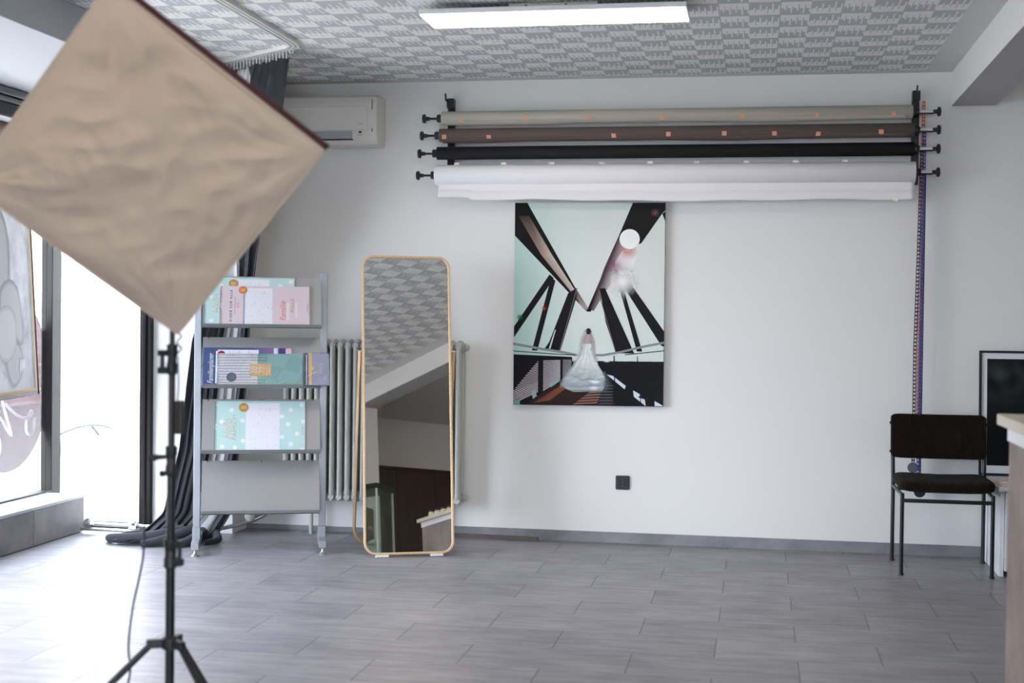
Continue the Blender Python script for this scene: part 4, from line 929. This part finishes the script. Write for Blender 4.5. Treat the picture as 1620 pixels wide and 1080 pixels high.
m = MB(); m.prism([(a, b+cyM) for a, b in rrect(WM_-.02, HM_-.02, .058, 10)], lambda a, b: (a, b, -.010), (0, 0, .005)); m.build('backing', MT['blackp'], t)
m = MB(); out = rrect(WM_, HM_, .068, 10); inn = rrect(WM_-.024, HM_-.024, .056, 10); n = len(out)
vs = [(a, b+cyM, .008) for a, b in out]+[(a, b+cyM, .008) for a, b in inn]+[(a, b+cyM, -.022) for a, b in out]+[(a, b+cyM, -.022) for a, b in inn]
fs = []
for i in range(n):
    j = (i+1) % n; fs += [(i, j, n+j, n+i), (2*n+i, 3*n+i, 3*n+j, 2*n+j), (i, 2*n+i, 2*n+j, j), (n+i, n+j, 3*n+j, 3*n+i)]
m._add(vs, fs); m.build('frame', MT['birch'], t, smooth=40, bevel=.002)
for sx in (-.15, .15): MB().box(sx-.035, .001, -.022, sx+.035, .014, .012).build('foot_pad', MT['offwhite'], t)
# U-shaped rear leg, hinged at the sides
hz = 1.13; HL = [P0+uu*s_*.262+ww*hz-nf*.008 for s_ in (-1, 1)]; back = 0.40
ft = [P0+uu*s_*.262+nb*(.42)+Vector((0, 0, .014)) for s_ in (-1, 1)]
pts = [HL[0]]; a = HL[0]; b = ft[0]; d = (b-a).normalized()
pts += [a.lerp(b, .5), b-d*.11]
for k in range(1, 8): 
    q = k/8; pts.append((b-d*.11)*(1-q)**2+b*2*q*(1-q)+(b+uu*.11)*q*q)
a2 = HL[1]; b2 = ft[1]; d_ = (b2-a2).normalized()
pts += [b+uu*.11, b2-uu*.11]
for k in range(1, 8):
    q = k/8; pts.append((b2-uu*.11)*(1-q)**2+b2*2*q*(1-q)+(b2-d_*.11)*q*q)
pts += [b2-d_*.11, a2]
m = MB(); m.path(pts, .011, sec=[(-.011, -.007), (.011, -.007), (.011, .007), (-.011, .007)]); m.build('rear_leg', MT['birch'], t, world=True, bevel=.001)
for q in HL: m = MB(); m.lathe(q-uu*.012, uu, [(0, .007), (.024, .007)], 12); m.build('hinge_pin', MT['steel'], t, world=True, smooth=40)

# ------------------------------------------------------------------ chair
t = thing('upholstered_chair', 'black tube chair with dark corduroy seat standing against the wall', 'chair', (.97, 7.58, 0))
FL, FR, BL, BR2 = (.752, 7.362), (1.203, 7.366), (.747, 7.801), (1.228, 7.821)
def leg(p, zt, q=None):
    m = MB(); m.path([(p[0], p[1], .006), (p[0], p[1], zt-.02), (p[0], p[1], zt)] if q is None else q, .0105, 12); m.lathe((p[0], p[1], 0), (0, 0, 1), [(0, .014), (.008, .014), (.012, .011)], 12); return m.build('leg', MT['blackm'], t, world=True, smooth=50)
leg(FL, .425); leg(FR, .425)
leg(BL, 0, [(BL[0], BL[1], .006), (BL[0], BL[1], .43), (BL[0]-.003, BL[1]+.02, .62), (BL[0]-.004, BL[1]+.045, .79)]); leg(BR2, 0, [(BR2[0], BR2[1], .006), (BR2[0], BR2[1], .43), (BR2[0]+.003, BR2[1]+.02, .62), (BR2[0]+.004, BR2[1]+.045, .79)])
m = MB()
for a, b in ((FL, BL), (FR, BR2)): m.tube((a[0], a[1], .415), (b[0], b[1], .415), .009, 10)
m.box(FL[0], FL[1]-.01, .378, FR[0], FL[1]+.012, .396); m.box(BL[0], BL[1]-.012, .39, BR2[0], BL[1]+.01, .408)
m.build('seat_frame', MT['blackm'], t, world=True)
def cushion(x0, x1, y0, y1, z0, z1, r, nx=24, ny=16, crown=.0, dip=0):
    m = MB(); cx, cy = (x0+x1)/2, (y0+y1)/2
    def fn(u, v):
        # superellipse cross-section swept over the plan
        a = u*2*PI; e = .28; ca, sa = math.cos(a), math.sin(a)
        X_ = math.copysign(abs(ca)**e, ca); Y_ = math.copysign(abs(sa)**e, sa)
        ph = (v-.5)*PI; c_ = abs(math.cos(ph))**.35; s_ = math.copysign(abs(math.sin(ph))**.6, math.sin(ph))
        px_ = cx+X_*(x1-x0)/2*c_; py_ = cy+Y_*(y1-y0)/2*c_
        return (px_, py_, (z0+z1)/2+s_*(z1-z0)/2-dip*math.cos((px_-cx)/(x1-x0)*PI)*(1 if s_ > 0 else .3))
    m.grid(fn, 64, 18); return m
cushion(.735, 1.222, 7.335, 7.80, .428, .503, .03, dip=.012).build('seat', MT['seat'], t, world=True, smooth=60)
m = MB()
def bk(u, v):
    a = u*2*PI; e = .3; ca, sa = math.cos(a), math.sin(a); X_ = math.copysign(abs(ca)**.15, ca); Z_ = math.copysign(abs(sa)**.15, sa)
    ph = (v-.5)*PI; c_ = abs(math.cos(ph))**.25; s_ = math.copysign(abs(math.sin(ph))**.6, math.sin(ph)); x = .984+X_*.252*c_; z = .683+Z_*.121*c_
    return (x, 7.825+s_*.024+.03*(1-((x-.984)/.25)**2)+(z-.683)*.12, z+.004*((x-.984)/.25)**2)
m.grid(bk, 72, 16); m.build('backrest', MT['seat'], t, world=True, smooth=60)
for p in (BL, BR2):
    sd = -1 if p is BL else 1
    for z in (.60, .755):
        m = MB(); m.lathe((p[0]+sd*.006, p[1]+.02+.16*(z-.6), z), (sd, 0, 0), [(0, .008), (.012, .008), (.014, .005)], 10); m.build('bolt', MT['blackm'], t, world=True, smooth=40)

# ------------------------------------------------------------------ low cabinet, papers, framed photograph
t = thing('low_white_cabinet', 'low white cabinet beside the chair with the black framed photograph on top', 'cabinet', (1.8, 7.7, 0))
MB().box(1.235, 7.40, .445, 2.05, 8.0, .468).build('top', MT['offwhite'], t, world=True, bevel=.002)
MB().box(1.252, 7.44, .0, 1.272, 7.98, .445).build('side_panel', MT['offwhite'], t, world=True); MB().box(2.02, 7.44, 0, 2.04, 7.98, .445).build('side_panel', MT['offwhite'], t, world=True)
MB().box(1.272, 7.96, .05, 2.02, 7.975, .445).build('back_panel', MT['offwhite'], t, world=True)
MB().box(1.275, 7.425, .03, 1.645, 7.442, .438).build('door', MT['offwhite'], t, world=True, bevel=.001); MB().box(1.65, 7.425, .03, 2.02, 7.442, .438).build('door', MT['offwhite'], t, world=True, bevel=.001)
for i, (x, y, rz, dz) in enumerate(((1.31, 7.52, .1, 0), (1.34, 7.56, -.25, .008))):
    m = MB(); m.T = Matrix.Translation((x, y, .469+dz)) @ Matrix.Rotation(rz, 4, 'Z'); m.box(-.06, -.07, 0, .1, .07, .007); tag(m.build('leaflet_pile', MT['paper']), ('small pink and white leaflet pile at the front of the low cabinet', 'upper turned leaflet pile at the back of the low cabinet')[i], 'leaflets')
t = thing('framed_photograph', 'black framed dark photograph leaning on the wall on the low cabinet', 'picture', (1.47, 7.95, .468))
FT = Matrix.Translation((1.217, 7.93, .470)) @ Matrix.Rotation(math.radians(-4), 4, 'X')
W_, H_ = .50, .69
m = MB(); m.T = FT; m.box(0, 0, 0, .013, .02, H_).box(W_-.013, 0, 0, W_, .02, H_).box(.013, 0, 0, W_-.013, .02, .013).box(.013, 0, H_-.013, W_-.013, .02, H_); m.build('frame', MT['blackm'], t, world=True, bevel=.001)
m = MB(); m.T = FT; m.box(.012, .008, .012, W_-.012, .015, H_-.012); m.build('mount', MT['mount'], t, world=True)
pr = Print(lambda a, b: FT @ Vector((a, .0078, b)), FT.to_3x3() @ Vector((0, -1, 0)), .0002, .0002)
nn_ = 26
for i in range(nn_):
    for j in range(nn_*2):
        q = [(.042+(W_-.084)*(i+a)/nn_, .055+(H_-.10)*(j+b)/(nn_*2)) for a, b in ((0, 0), (1, 0), (1, 1), (0, 1))]; cs = []
        for a, b in q:
            v = max(0, noise.noise(Vector((a*14, b*11, 3)))+.35)*math.exp(-((a-.14)/.12)**2-((b-.53)/.10)**2)
            cs.append((.006+.045*v, .008+.06*v, .009+.062*v))
        z = pr.z; pr.poly(q, None, cs); pr.z = z
pr.build('photo_print', MT['gloss_print'], t, world=True)

# ------------------------------------------------------------------ counter, foreground right
t = thing('service_counter', 'blurred stone-clad counter with a cream top at the right edge', 'counter', (1.2, 3.6, 0))
MB().box(.725, 3.08, 1.001, 1.5, 4.4, 1.034).build('counter_top', MT['counter_top'], t, world=True, bevel=.003)
MB().box(.752, 3.11, .955, 1.48, 4.37, 1.001).build('upper_band', MT['offwhite'], t, world=True)
MB().box(.756, 3.12, 0, 1.475, 4.36, .955).build('body', MT['counter'], t, world=True)
m = MB(); m.lathe((.83, 4.33, 1.034), (0, 0, 1), [(0, .018), (.006, .026), (.025, .028), (.034, .022), (.034, .018), (.01, .016)], 20)
tag(m.build('small_dish', MT['terracotta'], smooth=40), 'small pale terracotta dish at the front corner of the counter', 'dish')
for k in range(5):
    x, y = .84+.012*k, 3.16+.085*k
    t = thing('candle_jar', ('cream candle jar on the counter, nearest the display case', 'cream candle jar on the counter, second from the display case', 'cream candle jar in the middle of the counter row', 'cream candle jar on the counter, fourth in the row', 'cream candle jar on the counter, nearest the dish')[k], 'jar', (x, y, 1.034), group='candle jars in a row on the counter')
    m = MB(); m.lathe((x, y, 1.0345), (0, 0, 1), [(0, .026), (.004, .03), (.055, .03), (.06, .024)], 18); m.build('jar_body', mat('cream_wax', rgb(226, 216, 180), .5), t, world=True, smooth=40)
    m = MB(); m.lathe((x, y, 1.0945), (0, 0, 1), [(0, .027), (.014, .027), (.016, .024)], 18); m.build('lid', MT['blackp'], t, world=True, smooth=40)

# ------------------------------------------------------------------ glass display case (seen in the mirror)
ca = math.atan2(-.2, .29)
t = thing('glass_display_case', 'glass display case with a black top, seen in the mirror', 'display case', (.70, 2.41, 0), ca)
S = .36; HH = 1.45   # local x along front, -y away from the mirror
for x in (0, S):
    for y in (0, -S): MB().box(x-.008+(.008 if x == 0 else -.008), y-.008+(.008 if y else -.008), .10, x+.008+(.008 if x == 0 else -.008), y+.008+(.008 if y else -.008), HH).build('corner_strip', mat('pale_green_strip', (.55, .62, .55), .3), t)
MB().box(-.01, -S-.01, HH, S+.01, .01, HH+.05).build('top', MT['blackm'], t, bevel=.002); MB().box(0, -S, 0, S, 0, .10).build('plinth', MT['blackm'], t)
gl = MB().box(.016, -.004, .1, S-.016, -.001, HH).box(.001, -S+.016, .1, .004, -.016, HH).box(S-.004, -S+.016, .1, S-.001, -.016, HH); gl.build('glass_panes', MT['greenglass'], t)
MB().box(.002, -S-.004, .1, S-.002, -S+.004, HH).build('back_panel', MT['blackp'], t)  # black sheet added to darken the view through the glass
for z in (.52, .93): MB().box(.01, -S+.01, z, S-.01, -.01, z+.006).build('glass_shelf', MT['greenglass'], t)
CM = Matrix.Translation((.70, 2.41, 0)) @ Matrix.Rotation(ca, 4, 'Z')
def inside(mb): mb.T = CM; return mb
t = thing('brown_picture_card', 'brown patterned card with white letters in the display case', 'card', (.75, 2.3, .936))
inside(MB()).box(.04, -.16, .937, .21, -.145, 1.29).build('card', mat('brown_swirl', rgb(120, 92, 84), .5, noise_amt=.4, noise_scale=14), t, world=True)
pr = Print(lambda a, b: CM @ Vector((a, -.1445, b)), CM.to_3x3() @ Vector((0, 1, 0)), .0002); pr.text('UHH', .19, 1.08, .09, 1.12, white, rot=False); pr.build('lettering', MT['printm'], t, world=True)
tag(inside(MB()).box(.02, -.3, .527, .33, -.1, .66).build('white_box', MT['offwhite'], bevel=.003), 'white box on the lower glass shelf of the display case', 'box')
m = inside(MB()); m.prism([(0, 0), (.16, 0), (.14, .06), (.05, .03)], lambda a, b: (.04+a, -.08, .938+b), (0, -.06, 0)); tag(m.build('white_ornament', MT['offwhite']), 'white wedge-shaped ornament in front of the brown card in the display case', 'ornament')

# ------------------------------------------------------------------ light stand and softbox
PX, PY = -1.557, 3.5
t = thing('light_stand', 'black tripod light stand holding up the big square softbox', 'light stand', (PX, PY, 0))
MB().tube((PX, PY, .30), (PX, PY, .665), .0125, 18).build('lower_pole', MT['blackm'], t, world=True, smooth=50)
MB().tube((PX, PY, .64), (PX, PY, .90), .0115, 18).build('lower_pole', MT['blackm'], t, world=True, smooth=50)
MB().tube((PX, PY, .86), (PX, PY, 1.18), .0095, 18).build('middle_pole', mat('dark_bronze_pole', rgb(50, 42, 40), .35, .5), t, world=True, smooth=50)
MB().tube((PX, PY, 1.14), (PX, PY, 1.76), .0075, 18).build('upper_pole', MT['blackm'], t, world=True, smooth=50)
for z, r, kz in ((.62, .0185, -1), (.87, .016, 1), (1.145, .0145, -1)):
    m = MB(); m.lathe((PX, PY, z), (0, 0, 1), [(0, r*.8), (.004, r), (.028, r), (.032, r*.85), (.055, r*.85), (.06, r), (.08, r), (.083, r*.7)], 18); cl = m.build('clamp', MT['blackp'], t, world=True, smooth=40)
    if z == .62:
        m = MB(); m.box(PX+.012, PY-.012, z+.008, PX+.034, PY+.012, z+.026).box(PX+.012, PY-.012, z+.058, PX+.034, PY+.012, z+.076).lathe((PX+.026, PY, z+.01), (0, 0, 1), [(0, .006), (.06, .006)], 10)
    elif z == .87: m = MB(); m.path([(PX-.012, PY, z+.052), (PX-.03, PY-.01, z+.052), (PX-.055, PY-.02, z+.05)], [.006, .007, .011], 10); m.lathe((PX-.02, PY, z+.006), (-1, 0, 0), [(0, .008), (.01, .008)], 10)
    else: m = MB(); m.box(PX-.036, PY-.014, z+.002, PX-.008, PY+.014, z+.02).box(PX-.036, PY-.014, z+.05, PX-.008, PY+.014, z+.066).lathe((PX-.028, PY, z+.004), (0, 0, 1), [(0, .008), (.05, .006)], 10)
    m.build('locking_knob', MT['blackp'], cl, world=True, smooth=40)
m = MB(); m.lathe((PX, PY, .40), (0, 0, 1), [(0, .020), (.006, .024), (.03, .024), (.036, .018)], 18); LEG = []
for k, az in enumerate((205, 328, 88)):
    a = math.radians(az); d = Vector((math.cos(a), math.sin(a), 0)); LEG.append(d)
    m.quadbox(Vector((PX, PY, .405))+d*.015+Vector((-d.y, d.x, 0))*.009, Vector((PX, PY, .405))+d*.062+Vector((-d.y, d.x, 0))*.009, Vector((PX, PY, .405))+d*.062-Vector((-d.y, d.x, 0))*.009, Vector((PX, PY, .405))+d*.015-Vector((-d.y, d.x, 0))*.009, (0, 0, .024))
m.build('leg_hub', MT['blackp'], t, world=True, bevel=.002)
m = MB(); m.lathe((PX, PY, .15), (0, 0, 1), [(0, .018), (.004, .022), (.03, .022), (.034, .016)], 16); m.build('brace_hub', MT['blackp'], t, world=True, smooth=40)
MB().tube((PX, PY, .15), (PX, PY, .42), .0115, 14).build('lower_pole', MT['blackm'], t, world=True, smooth=40)
for d in LEG:
    o0 = Vector((PX, PY, .415))+d*.05; o1 = Vector((PX, PY, .008))+d*.47
    m = MB(); m.path([o0, o1], .0095, 10); lg = m.build('leg', MT['blackm'], t, world=True, smooth=50)
    m = MB(); m.lathe(o1-(o1-o0).normalized()*.03, (o1-o0), [(0, .011), (.034, .013), (.038, .01)], 12); m.build('rubber_foot', MT['blackp'], lg, world=True, smooth=40)
    m = MB(); m.path([Vector((PX, PY, .165))+d*.02, o0.lerp(o1, .5)], .0055, 8); m.build('brace', MT['blackm'], lg, world=True, smooth=50)

cS = Vector((-1.475, 3.151, 1.666)); aa, bb, cc = (math.radians(v) for v in (21.048, 38.887, 10.899))
RS = Matrix.Rotation(cc, 4, 'Z') @ Matrix.Rotation(aa, 4, 'X') @ Matrix.Rotation(bb, 4, 'Y')
SM = Matrix.Translation(cS) @ RS; hS = .31
t = thing('softbox', 'big square softbox turned corner-down with a wrinkled greyish front cloth', 'softbox', matrix=SM)
def wr(u, v):
    x = (u-.5)*2; y = (v-.5)*2; edge = (1-x**4)*(1-y**4)
    P = Vector((x*1.1, y*1.1, 0)); d = noise.noise(P*1.3+Vector((3, 1, 0)))*.026
    # long diagonal pulls from the corners
    for (cx_, cy_, ph) in ((1, 1, .3), (1, -1, 1.2), (-1, 1, 2.0), (-1, -1, .8)):
        r = math.hypot(x-cx_, y-cy_); th_ = math.atan2(y-cy_, x-cx_); d += .0075*(math.sin(th_*10+ph+2.2*noise.noise(P*1.5))**3)*math.exp(-r*1.3)*min(1, r*3)
    d += .010*(.5-abs(noise.noise(Vector((x*1.3+y*1.6, (y-x)*3.0, 2)))))+.009*(.5-abs(noise.noise(Vector((x*2.6-y, y*2.2+x, 7)))))+.005*(.5-abs(noise.noise(Vector((x*5+2*y, y*5, 9)))))
    return (x*hS*.996*(1-.012*(1-y*y)), -.004-.010*edge-d*min(1, edge*1.6), y*hS*.996*(1-.012*(1-x*x)))
m = MB(); m.grid(wr, 150, 150); m.build('front_cloth', MT['diffuser'], t, smooth=80)
def rim(k): s_ = hS*(1+.0); return [(-s_, k, -s_), (s_, k, -s_), (s_, k, s_), (-s_, k, s_)]
m = MB(); A4 = []
for k in range(4):
    a, b = Vector(rim(0)[k]), Vector(rim(0)[(k+1) % 4])
    for i in range(10): q = a.lerp(b, i/10); ii = 1-.012*(1-((i/10)*2-1)**2); A4.append((q.x*ii if abs(q.x) == hS else q.x, 0, q.z*ii if abs(q.z) == hS else q.z))
m.path(A4, 1, closed=True, sec=[(-.003, -.004), (.003, -.004), (.003, .004), (-.003, .004)]); m.build('edge_seam', MT['diffuser'], t)
m = MB(); q0 = rim(.004); q1 = [(x*1.022, .05, z*1.022) for x, _, z in q0]; q2 = [(x*.22, .30, z*.22) for x, _, z in q0]
m._add(q0+q1+q2, [(i, (i+1) % 4, 4+(i+1) % 4, 4+i) for i in range(4)]+[(4+i, 4+(i+1) % 4, 8+(i+1) % 4, 8+i) for i in range(4)]); o = m.build('side_cloth', MT['maroon'], t); md = o.modifiers.new('t', 'SOLIDIFY'); md.thickness = .0015
m = MB()
for x, z in ((-1, -1), (1, -1), (1, 1), (-1, 1)): m.path([(x*hS*.99, .02, z*hS*.99), (x*.045, .31, z*.045)], .003, 6)
m.build('ribs', MT['blackm'], t)
m = MB(); m.lathe((0, .27, 0), (0, 1, 0), [(0, .075), (.02, .075), (.03, .05), (.11, .042), (.13, .03)], 24); m.build('lamp_head', MT['blackp'], t, smooth=40)
apex = SM @ Vector((0, .36, 0))
m = MB(); m.path([SM @ Vector((0, .34, -.02)), Vector((PX, PY, 1.74))], .012, 10); m.lathe((PX, PY, 1.70), (0, 0, 1), [(0, .014), (.05, .016), (.055, .012)], 14); m.build('tilt_bracket', MT['blackp'], t, world=True, smooth=40)
cb = smooth_pts([tuple(apex), (-1.63, 3.62, 1.74), (-1.65, 3.56, 1.55), (-1.640, 3.5, 1.2), (-1.637, 3.5, .9), (-1.634, 3.5, .683), (-1.644, 3.5, .605), (-1.665, 3.5, .509), (-1.677, 3.5, .405), (-1.669, 3.49, .318), (-1.70, 3.46, .22), (-1.80, 3.40, .02), (-2.0, 3.3, .006), (-2.4, 3.2, .006)], 6)
m = MB(); m.path(cb, .0033, 8); m.build('power_cable', MT['cable'], t, world=True, smooth=60)
coil = [(PX+.02+.006*math.cos(k*.9), PY+.006*math.sin(k*.9), 1.62-.0048*k) for k in range(90)]+[(PX+.024, PY-.01, 1.12), (PX+.022, PY-.012, 1.07)]
m = MB(); m.path(coil, .002, 6); m.build('coiled_cable', MT['blackp'], t, world=True, smooth=60)
MB().box(PX+.012, PY-.014, .985, PX+.034, PY+.014, 1.075).build('inline_switch', mat('brown_black_plastic', rgb(34, 26, 24), .5), t, world=True, bevel=.004)
